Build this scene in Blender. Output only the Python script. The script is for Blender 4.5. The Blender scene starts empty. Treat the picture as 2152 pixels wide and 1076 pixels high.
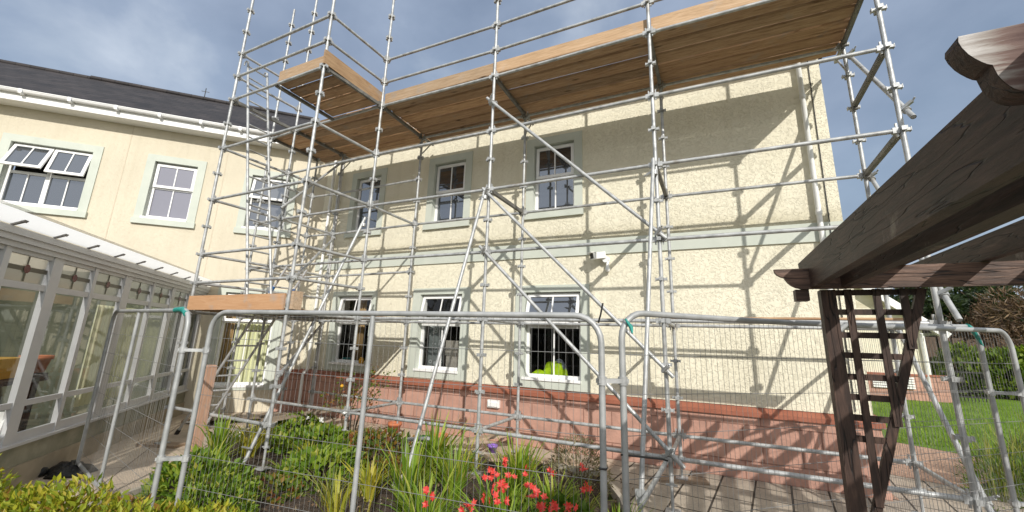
import bpy, math, random
from mathutils import Vector, Matrix
random.seed(7)
R = math.radians
scene = bpy.context.scene
col = scene.collection

# ------------------------------------------------------------------ helpers
class MB:
    """collects shapes (world coordinates) and links them as one mesh object"""
    def __init__(s): s.v = []; s.f = []; s.sm = []
    def add(s, vs, fs, smooth=False):
        o = len(s.v); s.v += [tuple(p) for p in vs]
        for f in fs: s.f.append([i + o for i in f]); s.sm.append(smooth)
        return s
    def box(s, a, b):
        (x0, y0, z0), (x1, y1, z1) = a, b
        return s.hexa([(x0,y0,z0),(x1,y0,z0),(x1,y1,z0),(x0,y1,z0),(x0,y0,z1),(x1,y0,z1),(x1,y1,z1),(x0,y1,z1)])
    def hexa(s, p):
        return s.add(p, [(0,3,2,1),(4,5,6,7),(0,1,5,4),(1,2,6,5),(2,3,7,6),(3,0,4,7)])
    def obox(s, p, q, w, h, up=(0,0,1), off=(0,0,0)):
        """bar from p to q, width w across, height h along up"""
        p = Vector(p) + Vector(off); q = Vector(q) + Vector(off); d = (q - p).normalized()
        u = Vector(up); side = d.cross(u)
        if side.length < 1e-4: side = d.cross(Vector((1,0,0)))
        side.normalize(); u = side.cross(d).normalized()
        a = side*w/2; b = u*h/2
        return s.hexa([p-a-b, q-a-b, q+a-b, p+a-b, p-a+b, q-a+b, q+a+b, p+a+b])
    def tube(s, pts, r, n=9, cap=True, hollow=False):
        pts = [Vector(p) for p in pts]; rs = r if isinstance(r, (list, tuple)) else [r]*len(pts)
        rings = []; prev = None
        for i, p in enumerate(pts):
            d = (pts[min(i+1, len(pts)-1)] - pts[max(i-1, 0)]).normalized()
            if prev is None:
                a = d.cross(Vector((0,0,1)))
                if a.length < .05: a = d.cross(Vector((1,0,0)))
            else: a = prev - d*prev.dot(d)
            a.normalize(); prev = a; b = d.cross(a)
            rings.append([p + (a*math.cos(t) + b*math.sin(t))*rs[i] for t in [2*math.pi*k/n for k in range(n)]])
        vs = [q for rg in rings for q in rg]; fs = []
        for i in range(len(pts)-1):
            for k in range(n):
                fs.append((i*n+k, i*n+(k+1)%n, (i+1)*n+(k+1)%n, (i+1)*n+k))
        s.add(vs, fs, True)
        if cap: s.add(rings[0], [tuple(range(n))[::-1]]); s.add(rings[-1], [tuple(range(n))])
        return s
    def prism(s, poly, ext):
        n = len(poly); e = Vector(ext); a = [Vector(p) for p in poly]; b = [p + e for p in a]
        s.add(a + b, [tuple(range(n))[::-1], tuple(range(n, 2*n))] + [(i, (i+1)%n, n+(i+1)%n, n+i) for i in range(n)])
        return s
    def lathe(s, c, prof, n=14, smooth=True):
        vs = []; fs = []
        for (r, z) in prof:
            for k in range(n):
                t = 2*math.pi*k/n; vs.append((c[0]+r*math.cos(t), c[1]+r*math.sin(t), c[2]+z))
        for i in range(len(prof)-1):
            for k in range(n): fs.append((i*n+k, i*n+(k+1)%n, (i+1)*n+(k+1)%n, (i+1)*n+k))
        return s.add(vs, fs, smooth)
    def build(s, name, mat, parent=None):
        o3 = Vector(parent['_org']) if parent is not None else Vector((0,0,0))
        me = bpy.data.meshes.new(name)
        me.from_pydata([tuple(Vector(p) - o3) for p in s.v], [], s.f); me.update()
        for p, k in zip(me.polygons, s.sm): p.use_smooth = k
        o = bpy.data.objects.new(name, me); me.materials.append(mat); col.objects.link(o)
        if parent is not None:
            o.parent = parent; o['_org'] = parent['_org']
        else: o['_org'] = (0.0, 0.0, 0.0)
        return o

def tag(o, label=None, cat=None, group=None, kind=None):
    if label: o['label'] = label
    if cat: o['category'] = cat
    if group: o['group'] = group
    if kind: o['kind'] = kind
    return o
def thing(name, label, cat, loc=(0,0,0), group=None):
    o = bpy.data.objects.new(name, None); col.objects.link(o); o.location = loc; o.empty_display_size = .1
    o['_org'] = tuple(float(c) for c in loc)
    return tag(o, label, cat, group)

# ------------------------------------------------------------------ materials
def mat(name, base=(.5,.5,.5), rough=.6, metal=0., spec=.5):
    m = bpy.data.materials.new(name); m.use_nodes = True
    b = m.node_tree.nodes['Principled BSDF']
    b.inputs['Base Color'].default_value = (*base, 1); b.inputs['Roughness'].default_value = rough
    b.inputs['Metallic'].default_value = metal; b.inputs['Specular IOR Level'].default_value = spec
    return m
def N(m, t, **kw):
    n = m.node_tree.nodes.new(t)
    for k, v in kw.items():
        if hasattr(n, k): setattr(n, k, v)
        else: n.inputs[k.replace('_', ' ')].default_value = v
    return n
def L(m, a, b): m.node_tree.links.new(a, b)
def P(m): return m.node_tree.nodes['Principled BSDF']
def coords(m, kind='Object', scale=(1,1,1), rot=(0,0,0)):
    tc = N(m, 'ShaderNodeTexCoord'); mp = N(m, 'ShaderNodeMapping')
    mp.inputs['Scale'].default_value = scale; mp.inputs['Rotation'].default_value = rot
    L(m, tc.outputs[kind], mp.inputs['Vector']); return mp.outputs['Vector']
def noise(m, vec, scale, detail=4, rough=.55, dist=0.):
    n = N(m, 'ShaderNodeTexNoise'); n.inputs['Scale'].default_value = scale; n.inputs['Detail'].default_value = detail
    n.inputs['Roughness'].default_value = rough; n.inputs['Distortion'].default_value = dist
    if vec is not None: L(m, vec, n.inputs['Vector'])
    return n.outputs['Fac']
def ramp(m, fac, stops):
    r = N(m, 'ShaderNodeValToRGB'); e = r.color_ramp.elements
    while len(e) > 1: e.remove(e[0])
    e[0].position = stops[0][0]; e[0].color = (*stops[0][1], 1)
    for p, c in stops[1:]: k = e.new(p); k.color = (*c, 1)
    L(m, fac, r.inputs['Fac']); return r.outputs['Color']
def mix(m, fac, a, b, typ='MIX'):
    n = N(m, 'ShaderNodeMix', data_type='RGBA', blend_type=typ)
    for s_, v in ((n.inputs[0], fac), (n.inputs[6], a), (n.inputs[7], b)):
        if hasattr(v, 'links'): L(m, v, s_)
        elif isinstance(v, (int, float)): s_.default_value = v
        else: s_.default_value = (*v, 1)
    return n.outputs[2]
def math_(m, op, a, b=0., clamp=False):
    n = N(m, 'ShaderNodeMath', operation=op); n.use_clamp = clamp
    for i, v in enumerate((a, b)):
        if hasattr(v, 'links'): L(m, v, n.inputs[i])
        else: n.inputs[i].default_value = v
    return n.outputs[0]
def bump(m, h, strength=.5, dist=.01):
    b = N(m, 'ShaderNodeBump'); b.inputs['Strength'].default_value = strength; b.inputs['Distance'].default_value = dist
    L(m, h, b.inputs['Height']); L(m, b.outputs['Normal'], P(m).inputs['Normal'])
def setc(m, c): L(m, c, P(m).inputs['Base Color'])
def varied(name, a, b, scale=6, rough=.7, bs=.0, bd=.004, stretch=(1,1,1), metal=0., detail=5, spec=.4):
    m = mat(name, a, rough, metal, spec); v = coords(m, scale=stretch)
    f = noise(m, v, scale, detail); setc(m, ramp(m, f, [(.3, a), (.7, b)]))
    if bs: bump(m, noise(m, v, scale*4, 4), bs, bd)
    return m

def render_wall(name, tint, worms):
    m = mat(name, tint, .9, spec=.2); v = coords(m)
    big = noise(m, v, .8, 5); fine = noise(m, v, 55, 3)
    c = ramp(m, big, [(.25, tuple(t*.9 for t in tint)), (.55, tint), (.8, tuple(min(1, t*1.05) for t in tint))])
    # scraped "worm" texture of the textured render: thin curled pits
    vd = N(m, 'ShaderNodeVectorMath', operation='ADD'); nz = N(m, 'ShaderNodeTexNoise'); nz.inputs['Scale'].default_value = 9
    sc = N(m, 'ShaderNodeVectorMath', operation='SCALE'); sc.inputs['Scale'].default_value = .16
    L(m, v, nz.inputs['Vector']); L(m, nz.outputs['Color'], sc.inputs[0]); L(m, v, vd.inputs[0]); L(m, sc.outputs[0], vd.inputs[1])
    w = noise(m, vd.outputs[0], 15, 2, .5, 1.3)
    ridge = math_(m, 'ABSOLUTE', math_(m, 'SUBTRACT', w, .5))
    pit = math_(m, 'MULTIPLY', math_(m, 'SUBTRACT', ridge, .0), 16, True)
    broken = math_(m, 'MULTIPLY', math_(m, 'SUBTRACT', noise(m, v, 21, 2), .46), 7, True)
    pit = math_(m, 'MAXIMUM', pit, broken)
    c = mix(m, math_(m, 'MULTIPLY', math_(m, 'SUBTRACT', 1., pit), .05*worms), c, tuple(t*.62 for t in tint))
    stv = noise(m, coords(m, scale=(5.5,5.5,.35)), 1., 5, .6)
    c = mix(m, 1., c, ramp(m, stv, [(.30, (.94,.935,.92)), (.5, (1,1,1)), (.7, (1.01,1.01,1.01))]), 'MULTIPLY')
    # green-brown weather stain sitting on the ledge of the band course
    sep = N(m, 'ShaderNodeSeparateXYZ'); L(m, v, sep.inputs[0])
    z = sep.outputs['Z']
    band = math_(m, 'MULTIPLY', math_(m, 'SUBTRACT', 3.86, z), 4.0, True)
    up = math_(m, 'GREATER_THAN', z, 3.5)
    st = math_(m, 'MULTIPLY', math_(m, 'MULTIPLY', band, up), math_(m, 'MULTIPLY', noise(m, v, 5, 5), 1.1), True)
    c = mix(m, math_(m, 'MULTIPLY', st, .75*max(0., worms-.3)/.7), c, (.30, .26, .14))
    setc(m, c)
    h = math_(m, 'ADD', math_(m, 'MULTIPLY', pit, .8*worms + .15), math_(m, 'MULTIPLY', fine, .25))
    bump(m, h, .62, .013)
    return m
M = {}
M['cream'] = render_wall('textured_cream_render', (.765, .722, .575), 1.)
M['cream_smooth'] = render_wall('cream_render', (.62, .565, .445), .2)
M['green_trim'] = varied('pale_green_paint', (.475, .51, .45), (.54, .57, .505), 3, .75, .2, .003)
M['upvc'] = varied('white_upvc', (.80, .80, .79), (.84, .84, .83), 2, .3)
M['gutterwhite'] = varied('white_gutter_plastic', (.72, .73, .73), (.80, .80, .79), 3, .35)
M['upvc_grey'] = varied('grey_white_upvc', (.50, .50, .505), (.56, .56, .56), 3, .4)
M['cap'] = varied('red_brown_paint', (.265, .092, .055), (.33, .12, .072), 4, .6, .15)
def plinth():
    m = mat('pink_painted_block', (.5,.24,.18), .85, spec=.25); v = coords(m)
    b = N(m, 'ShaderNodeTexBrick'); L(m, coords(m, scale=(1,1,1), rot=(R(90),0,0)), b.inputs['Vector'])
    b.inputs['Scale'].default_value = 1; b.inputs['Brick Width'].default_value = .46; b.inputs['Row Height'].default_value = .235
    b.inputs['Mortar Size'].default_value = .008; b.inputs['Mortar Smooth'].default_value = .3
    b.inputs['Color1'].default_value = (.50,.30,.235,1); b.inputs['Color2'].default_value = (.44,.255,.20,1); b.inputs['Mortar'].default_value = (.30,.165,.125,1)
    d = ramp(m, noise(m, v, 5, 6), [(.3, (.8,.8,.8)), (.65, (1.05,1.02,1.0))])
    setc(m, mix(m, 1., b.outputs['Color'], d, 'MULTIPLY'))
    h = math_(m, 'ADD', math_(m, 'MULTIPLY', b.outputs['Fac'], -1.), math_(m, 'MULTIPLY', noise(m, v, 30, 5), .7)); bump(m, h, .8, .012); return m
M['plinth'] = plinth()
def slate():
    m = mat('dark_slate_tiles', (.03,.03,.034), .62, spec=.25); v = coords(m, scale=(1,1,1), rot=(0,0,R(-45)))
    b = N(m, 'ShaderNodeTexBrick'); L(m, v, b.inputs['Vector']); b.inputs['Scale'].default_value = 1
    b.inputs['Brick Width'].default_value = .3; b.inputs['Row Height'].default_value = .2; b.inputs['Mortar Size'].default_value = .006
    b.inputs['Color1'].default_value = (.026,.025,.027,1); b.inputs['Color2'].default_value = (.042,.039,.040,1); b.inputs['Mortar'].default_value = (.010,.010,.011,1)
    d = ramp(m, noise(m, v, 1.6, 5), [(.3, (.7,.7,.72)), (.7, (1.35,1.25,1.2))]); setc(m, mix(m, 1., b.outputs['Color'], d, 'MULTIPLY'))
    bump(m, math_(m, 'MULTIPLY', b.outputs['Fac'], -1), .4, .01); return m
M['slate'] = slate()
M['lead'] = varied('weathered_lead', (.16,.15,.15), (.34,.32,.30), 9, .7, .4, .006, detail=7)
def galv():
    m = mat('galvanised_steel', (.5,.51,.51), .42, .25, .5); v = coords(m)
    f = noise(m, v, 9, 5); g = noise(m, v, 60, 2)
    c = ramp(m, f, [(.25, (.23,.235,.235)), (.5, (.39,.40,.40)), (.75, (.53,.54,.535))])
    c = mix(m, math_(m, 'MULTIPLY', math_(m, 'SUBTRACT', noise(m, v, 3.1, 6), .60), 5, True), c, (.20,.17,.13))
    setc(m, c); L(m, ramp(m, g, [(.3, (.34,)*3), (.7, (.55,)*3)]), P(m).inputs['Roughness']); bump(m, f, .08, .002); return m
M['galv'] = galv()
M['galvshade'] = varied('shaded_brown_grey_steel', (.10,.10,.095), (.22,.21,.19), 10, .65, .2, .003, metal=.2)  # brown-grey steel with underside shade put into the colour, for bars seen from beneath
M['fencesteel'] = varied('dull_galvanised_fence_tube', (.28,.29,.29), (.42,.43,.43), 8, .5, .15, .002, metal=.25)
M['wire'] = mat('fence_wire', (.24,.24,.235), .55, .3)
M['darkmetal'] = mat('black_cable_tie', (.02,.02,.02), .5)
def wood(name, cols, grain=(1.2, 14, 14), knots=True, rough=.75, rnd=True):
    m = mat(name, cols[1], rough, spec=.25); v = coords(m, scale=grain)
    oi = N(m, 'ShaderNodeObjectInfo'); ad = N(m, 'ShaderNodeVectorMath', operation='ADD'); L(m, v, ad.inputs[0])
    cm = N(m, 'ShaderNodeCombineXYZ'); k = math_(m, 'MULTIPLY', oi.outputs['Random'], 37.)
    for i in range(3): L(m, k, cm.inputs[i])
    L(m, cm.outputs[0], ad.inputs[1]); vv = ad.outputs[0]
    f = noise(m, vv, 2.2, 9, .7, .9); c = ramp(m, f, [(.32, cols[0]), (.5, cols[1]), (.66, cols[2])])
    bl = noise(m, coords(m), 3.3, 6, .65); c = mix(m, math_(m, 'MULTIPLY', math_(m, 'SUBTRACT', bl, .57), 4.5, True), c, tuple((cols[1][0]+cols[1][1]+cols[1][2])/3*k for k in (1.08,1.0,.92)))
    if knots:
        kn = N(m, 'ShaderNodeTexVoronoi'); kv = N(m, 'ShaderNodeVectorMath', operation='ADD')
        L(m, coords(m, scale=(grain[0]*1.2, grain[1]*.35, grain[2]*.35)), kv.inputs[0]); L(m, cm.outputs[0], kv.inputs[1]); L(m, kv.outputs[0], kn.inputs['Vector'])
        kn.inputs['Scale'].default_value = 1.
        c = mix(m, math_(m, 'MULTIPLY', math_(m, 'SUBTRACT', .13, kn.outputs['Distance']), 9, True), c, tuple(t*.35 for t in cols[0]))
    if rnd:
        c = mix(m, 1., c, ramp(m, oi.outputs['Random'], [(0, (.42,.41,.41)), (.2, (.95,.86,.78)), (.4, (.58,.56,.55)), (.6, (1.2,1.08,.96)), (.8, (.72,.71,.70)), (1, (1.45,1.3,1.15))]), 'MULTIPLY')
    setc(m, c); bump(m, f, .35, .004); return m
M['deck'] = wood('scaffold_board_wood', [(.24,.155,.095), (.41,.28,.175), (.53,.395,.27)])
M['deck_y'] = wood('scaffold_board_wood_cross', [(.32,.20,.11), (.46,.305,.175), (.54,.375,.225)], (14, 1.2, 14))
M['toe'] = wood('fresh_toe_board_wood', [(.31,.22,.14), (.42,.31,.205), (.50,.39,.285)])
M['orange_toe'] = wood('orange_brown_toe_board', [(.43,.24,.125), (.49,.285,.155), (.53,.325,.19)], knots=False, rnd=False)
def stained(name, grain, lift=1.):
    m = mat(name, (.06,.035,.025), .55, spec=.4); v = coords(m, scale=grain)
    f = noise(m, v, 2.4, 9, .72, .8); c = ramp(m, f, [(.30, (.010,.006,.005)), (.47, (.036,.021,.016)), (.60, (.062,.037,.028)), (.74, (.115,.075,.058))])
    big = noise(m, coords(m), 2.2, 5, .6); c = mix(m, 1., c, ramp(m, big, [(.32, (.6,.6,.6)), (.68, (1.5,1.4,1.3))]), 'MULTIPLY')
    ck = noise(m, coords(m, scale=tuple(g*.8 for g in grain)), 1.3, 2, .4); crack = math_(m, 'MULTIPLY', math_(m, 'SUBTRACT', .012, math_(m, 'ABSOLUTE', math_(m, 'SUBTRACT', ck, .5))), 90, True)
    c = mix(m, crack, c, (.004,.003,.003))
    w = noise(m, coords(m), 4.3, 6, .7); c = mix(m, math_(m, 'MULTIPLY', math_(m, 'SUBTRACT', w, .62), 9, True), c, (.19,.155,.12))
    c = mix(m, 1., c, (lift*.95, lift*1.0, lift*1.0), 'MULTIPLY') if lift != 1. else c
    setc(m, c); bump(m, math_(m, 'SUBTRACT', f, crack), .7, .006); return m
M['stain_x'] = stained('dark_stained_timber_along', (1.5,18,18)); M['stain_y'] = stained('dark_stained_timber_deep', (18,1.5,18)); M['stain_z'] = stained('dark_stained_timber_upright', (18,18,1.5))
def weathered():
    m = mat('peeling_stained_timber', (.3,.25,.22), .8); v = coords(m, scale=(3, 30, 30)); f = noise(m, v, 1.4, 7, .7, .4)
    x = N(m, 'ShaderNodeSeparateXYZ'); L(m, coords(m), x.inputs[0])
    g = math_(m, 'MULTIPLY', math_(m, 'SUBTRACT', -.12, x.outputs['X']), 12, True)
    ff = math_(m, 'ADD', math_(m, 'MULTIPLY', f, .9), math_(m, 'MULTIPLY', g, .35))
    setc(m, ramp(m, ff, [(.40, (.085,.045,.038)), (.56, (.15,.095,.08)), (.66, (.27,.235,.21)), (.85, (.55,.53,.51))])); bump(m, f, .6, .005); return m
M['stain_w'] = stained('bleached_sunlit_stained_timber', (1.5,18,18), 2.3); M['weathered'] = weathered()  # weathered stain, colour lifted further to strengthen the sunlit stripes
M['postwood'] = wood('pinkish_sawn_timber', [(.36,.21,.14), (.44,.27,.19), (.50,.33,.24)], (14,14,1.2), knots=False, rnd=False)
M['greywood'] = wood('old_grey_board', [(.24,.19,.14), (.36,.29,.22), (.45,.38,.30)])
def paving(name, c1, c2, mort, w, h, ang, ms=.008):
    m = mat(name, c1, .9, spec=.2); v = coords(m, rot=(0,0,R(ang)))
    b = N(m, 'ShaderNodeTexBrick'); L(m, v, b.inputs['Vector']); b.inputs['Scale'].default_value = 1; b.inputs['Brick Width'].default_value = w
    b.inputs['Row Height'].default_value = h; b.inputs['Mortar Size'].default_value = ms; b.inputs['Color1'].default_value = (*c1,1); b.inputs['Color2'].default_value = (*c2,1); b.inputs['Mortar'].default_value = (*mort,1)
    d = ramp(m, noise(m, v, 2.2, 8, .65), [(.25, (.68,.68,.68)), (.5, (1,1,1)), (.75, (1.18,1.15,1.1))]); s_ = ramp(m, noise(m, v, 40, 4), [(.3, (.85,)*3), (.7, (1.1,)*3)])
    setc(m, mix(m, 1., mix(m, 1., b.outputs['Color'], d, 'MULTIPLY'), s_, 'MULTIPLY'))
    bump(m, math_(m, 'ADD', math_(m, 'MULTIPLY', b.outputs['Fac'], -1.), math_(m, 'MULTIPLY', noise(m, v, 25, 5), .3)), .6, .012); return m
M['patio'] = paving('brown_paving_slabs', (.345,.30,.245), (.41,.355,.29), (.06,.05,.04), .45, .40, 97, .012)
M['path'] = paving('sandy_concrete_path', (.47,.39,.305), (.51,.425,.33), (.20,.16,.12), 1.5, .9, 38)
M['brickpath'] = paving('pink_brick_path', (.40,.26,.19), (.45,.30,.22), (.26,.18,.14), .2, .1, 30)
M['kerb'] = varied('concrete_edging', (.36,.32,.26), (.46,.41,.34), 8, .9, .4)
M['joint'] = varied('movement_joint_strip', (.52,.45,.34), (.60,.53,.42), 8, .9)
M['soil'] = varied('dark_garden_soil', (.035,.024,.017), (.11,.078,.055), 14, .95, 1., .04, detail=8)
M['earth'] = varied('rough_ground', (.09,.10,.04), (.16,.15,.07), 3, .95, .5)
def lawn():
    m = mat('lawn_grass', (.1,.2,.02), .85, spec=.2); v = coords(m); f = noise(m, v, .7, 4); g = noise(m, v, 45, 4)
    c = ramp(m, f, [(.3, (.105,.195,.014)), (.7, (.175,.285,.030))]); setc(m, mix(m, 1., c, ramp(m, g, [(.3, (.7,)*3), (.7, (1.25,)*3)]), 'MULTIPLY')); bump(m, g, 1., .05); return m
M['lawn'] = lawn()
def leaf(name, stops, rough=.5, trans=.35):
    m = mat(name, stops[0][1], rough, spec=.35); g = N(m, 'ShaderNodeNewGeometry')
    c = ramp(m, g.outputs['Random Per Island'], stops); setc(m, c)
    tr = N(m, 'ShaderNodeBsdfTranslucent'); L(m, mix(m, 1., c, (1.5,1.5,.6), 'MULTIPLY'), tr.inputs['Color'])
    mx = N(m, 'ShaderNodeMixShader'); mx.inputs[0].default_value = trans
    L(m, P(m).outputs[0], mx.inputs[1]); L(m, tr.outputs[0], mx.inputs[2]); L(m, mx.outputs[0], m.node_tree.nodes['Material Output'].inputs[0]); return m
M['hedge_y'] = leaf('yellow_green_hedge_leaf', [(0, (.11,.17,.015)), (.35, (.24,.29,.025)), (.7, (.38,.38,.035)), (.9, (.36,.27,.045)), (1, (.22,.11,.03))])
M['leaf_g'] = leaf('fresh_green_leaf', [(0, (.06,.12,.012)), (.5, (.15,.25,.022)), (.85, (.26,.33,.04)), (1, (.32,.30,.05))])
M['leaf_d'] = leaf('deep_green_leaf', [(0, (.03,.07,.010)), (.55, (.08,.15,.018)), (1, (.17,.23,.035))])
M['leaf_mix'] = leaf('autumn_tinted_leaf', [(0, (.05,.09,.015)), (.4, (.12,.17,.025)), (.65, (.22,.19,.03)), (.85, (.26,.09,.03)), (1, (.14,.05,.02))])
M['blade_g'] = leaf('strap_leaf_green', [(0, (.09,.17,.015)), (.5, (.19,.30,.028)), (.85, (.30,.37,.045)), (1, (.42,.38,.08))])
M['blade_y'] = leaf('strap_leaf_yellow', [(0, (.14,.20,.02)), (.5, (.32,.34,.04)), (1, (.50,.42,.06))])
M['grassblade'] = leaf('lawn_grass_blade', [(0, (.08,.16,.012)), (.5, (.15,.26,.025)), (1, (.26,.33,.05))])
M['litter'] = leaf('dead_leaf_litter', [(0, (.05,.03,.018)), (.5, (.16,.10,.055)), (.8, (.30,.22,.12)), (1, (.42,.36,.24))], trans=.05)
M['grey_leaf'] = leaf('dry_grey_foliage', [(0, (.13,.12,.06)), (.5, (.22,.20,.12)), (1, (.30,.27,.19))])
M['grass_y'] = leaf('long_yellow_grass', [(0, (.10,.13,.025)), (.5, (.22,.26,.05)), (1, (.36,.36,.10))])
M['needle'] = leaf('dark_conifer_foliage', [(0, (.012,.026,.010)), (.5, (.030,.052,.018)), (1, (.06,.085,.028))])
M['brown_brush'] = leaf('brown_winter_brush', [(0, (.06,.035,.02)), (.5, (.13,.08,.045)), (1, (.19,.13,.07))], trans=.1)
M['hedge_r'] = leaf('clipped_hedge_leaf', [(0, (.05,.09,.014)), (.5, (.12,.19,.025)), (1, (.24,.31,.05))])
M['petal'] = leaf('coral_red_petal', [(0, (.50,.03,.028)), (.5, (.66,.06,.05)), (1, (.75,.14,.11))], .5, .25)
M['bark'] = varied('bark', (.07,.05,.035), (.14,.10,.07), 12, .9, .6)
M['stem'] = mat('thin_brown_stem', (.10,.07,.035), .8)
def glass(name, fac, tint, base=(.012,.013,.016)):
    m = mat(name, base, .25); g = N(m, 'ShaderNodeBsdfGlossy'); g.inputs['Roughness'].default_value = .015; g.inputs['Color'].default_value = (*tint, 1)
    mx = N(m, 'ShaderNodeMixShader'); lw = N(m, 'ShaderNodeLayerWeight'); lw.inputs['Blend'].default_value = .25
    L(m, math_(m, 'ADD', math_(m, 'MULTIPLY', lw.outputs['Fresnel'], .55), fac, True), mx.inputs[0])
    L(m, P(m).outputs[0], mx.inputs[1]); L(m, g.outputs[0], mx.inputs[2]); L(m, mx.outputs[0], m.node_tree.nodes['Material Output'].inputs[0]); return m
M['glass'] = glass('dark_window_glass', .20, (.80,.88,1.))
M['glass_net'] = glass('window_glass_over_net_curtain', .18, (.8,.85,1.), (.16,.15,.17))
def clear(name, fac, t=.92, rough=.01, fr=.6):
    m = bpy.data.materials.new(name); m.use_nodes = True; nt = m.node_tree; nt.nodes.remove(P(m))
    a = N(m, 'ShaderNodeBsdfTransparent'); a.inputs['Color'].default_value = (t, t*1.01, t, 1); g = N(m, 'ShaderNodeBsdfGlossy'); g.inputs['Roughness'].default_value = rough
    lw = N(m, 'ShaderNodeLayerWeight'); lw.inputs['Blend'].default_value = .3; mx = N(m, 'ShaderNodeMixShader')
    L(m, math_(m, 'ADD', math_(m, 'MULTIPLY', lw.outputs['Fresnel'], fr), fac, True), mx.inputs[0])
    L(m, a.outputs[0], mx.inputs[1]); L(m, g.outputs[0], mx.inputs[2]); L(m, mx.outputs[0], nt.nodes['Material Output'].inputs[0]); return m
M['clear'] = clear('clear_window_glass', .03)
M['clear_cons'] = clear('conservatory_glass', .085, .88, .02, .10)
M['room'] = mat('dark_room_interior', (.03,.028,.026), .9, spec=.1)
M['room_light'] = varied('conservatory_interior_paint', (.055,.065,.042), (.15,.16,.11), 1.3, .9)
M['curtain'] = varied('pale_green_curtain', (.66,.67,.42), (.74,.74,.50), 4, .9)
M['curtain_tan'] = varied('tan_curtain', (.34,.22,.10), (.42,.29,.14), 5, .9)
M['net'] = mat('white_net_panel', (.55,.57,.56), .9)
M['hivis'] = varied('high_visibility_yellow_cloth', (.55,.85,.01), (.66,.95,.02), 8, .7, .3, .01)
M['reflective'] = mat('grey_reflective_strip', (.32,.36,.42), .4)
M['black'] = varied('black_plastic', (.012,.012,.012), (.03,.03,.03), 8, .45, .5, .02)
M['white_plastic'] = varied('white_plastic', (.74,.75,.72), (.80,.80,.78), 4, .4)
M['tape'] = varied('green_tape', (.01,.20,.17), (.03,.30,.26), 20, .5, .4, .004)
M['terracotta'] = varied('terracotta', (.42,.13,.06), (.52,.19,.09), 12, .8)
M['purple'] = mat('purple_pot_glaze', (.25,.13,.50), .4)
M['greenbowl'] = mat('green_bowl_glaze', (.02,.14,.06), .4)
M['yellow'] = mat('yellow_box_plastic', (.62,.33,.02), .5)
M['chairwood'] = mat('orange_varnished_wood', (.34,.13,.045), .4)
M['teal'] = mat('teal_box', (.03,.22,.24), .5)
M['stainred'] = mat('red_stained_glass', (.10,.014,.012), .2)
M['stainbar'] = mat('brown_stained_glass', (.085,.075,.05), .3)
M['leadpale'] = clear('pale_patterned_glass', .12, .62, .30, .35)
M['corrug'] = varied('grey_ribbed_panel', (.20,.20,.185), (.27,.27,.25), 3, .6)
M['alu'] = varied('aluminium_ladder', (.55,.56,.57), (.66,.67,.68), 10, .4, metal=.6)
M['blue'] = mat('blue_plastic_cap', (.02,.10,.28), .5)
M['stone'] = varied('pale_stone', (.45,.41,.35), (.60,.56,.50), 10, .9, .5, .01)
M['tanwall'] = varied('stained_tan_base_render', (.27,.235,.17), (.42,.36,.27), 3, .9, .5, .008, detail=8)
M['greenwall'] = varied('mossy_painted_base_wall', (.19,.20,.145), (.36,.34,.26), 4, .9, .5, .01, detail=8)

# ------------------------------------------------------------------ camera, sun, sky
CAM = Vector((0, 0, 1.78))
cd = bpy.data.cameras.new('camera'); cam = bpy.data.objects.new('camera', cd); col.objects.link(cam); scene.camera = cam
cd.sensor_width = 36; cd.lens = 861.229/2152*36; cd.shift_y = -21.72/2152; cd.clip_start = .05; cd.clip_end = 600
yaw, pit, rol = R(25.44998725), R(12.88850963), R(-1.84563951)
Rm = Matrix.Rotation(yaw, 3, 'Z') @ Matrix.Rotation(pit, 3, 'X') @ Matrix(((math.cos(rol),0,math.sin(rol)),(0,1,0),(-math.sin(rol),0,math.cos(rol))))
rt, fw, up = Rm.col[0], Rm.col[1], Rm.col[2]
cam.matrix_world = Matrix(((rt.x,up.x,-fw.x,CAM.x),(rt.y,up.y,-fw.y,CAM.y),(rt.z,up.z,-fw.z,CAM.z),(0,0,0,1)))

to_sun = Vector((.74, -1, .71)).normalized()
sl = bpy.data.lights.new('sun', 'SUN'); sl.energy = 3.85; sl.angle = R(.53); sl.color = (1., .955, .885)
so = bpy.data.objects.new('sun', sl); col.objects.link(so); so.rotation_euler = to_sun.to_track_quat('Z', 'Y').to_euler(); so.location = (0, 0, 30)
w = bpy.data.worlds.new('World'); scene.world = w; w.use_nodes = True; nt = w.node_tree
bg = nt.nodes['Background']; sky = nt.nodes.new('ShaderNodeTexSky'); sky.sky_type = 'NISHITA'; sky.sun_disc = False
sky.sun_elevation = math.asin(to_sun.z); sky.sun_rotation = math.atan2(to_sun.x, to_sun.y); sky.air_density = 1.3; sky.dust_density = 1.5; sky.altitude = 50
class W: node_tree = nt
tc = nt.nodes.new('ShaderNodeTexCoord'); mp = nt.nodes.new('ShaderNodeMapping'); mp.inputs['Scale'].default_value = (1.2, 1.2, 1.9); mp.inputs['Location'].default_value = (.35, .2, .1)
nt.links.new(tc.outputs['Generated'], mp.inputs['Vector'])
c1 = noise(W, mp.outputs['Vector'], 1.7, 7, .55, .3); c2 = noise(W, mp.outputs['Vector'], 2.9, 6, .52, .2)
SK = .105
cover = ramp(W, c1, [(.30, (.45,)*3), (.62, (.92,)*3)])
sepd = nt.nodes.new('ShaderNodeSeparateXYZ'); nt.links.new(tc.outputs['Generated'], sepd.inputs[0])
cloudc = ramp(W, c2, [(.30, tuple(t/SK for t in (.275,.34,.465))), (.52, tuple(t/SK for t in (.36,.435,.57))), (.75, tuple(t/SK for t in (.66,.73,.83)))])
skc = mix(W, cover, sky.outputs['Color'], cloudc)
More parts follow.
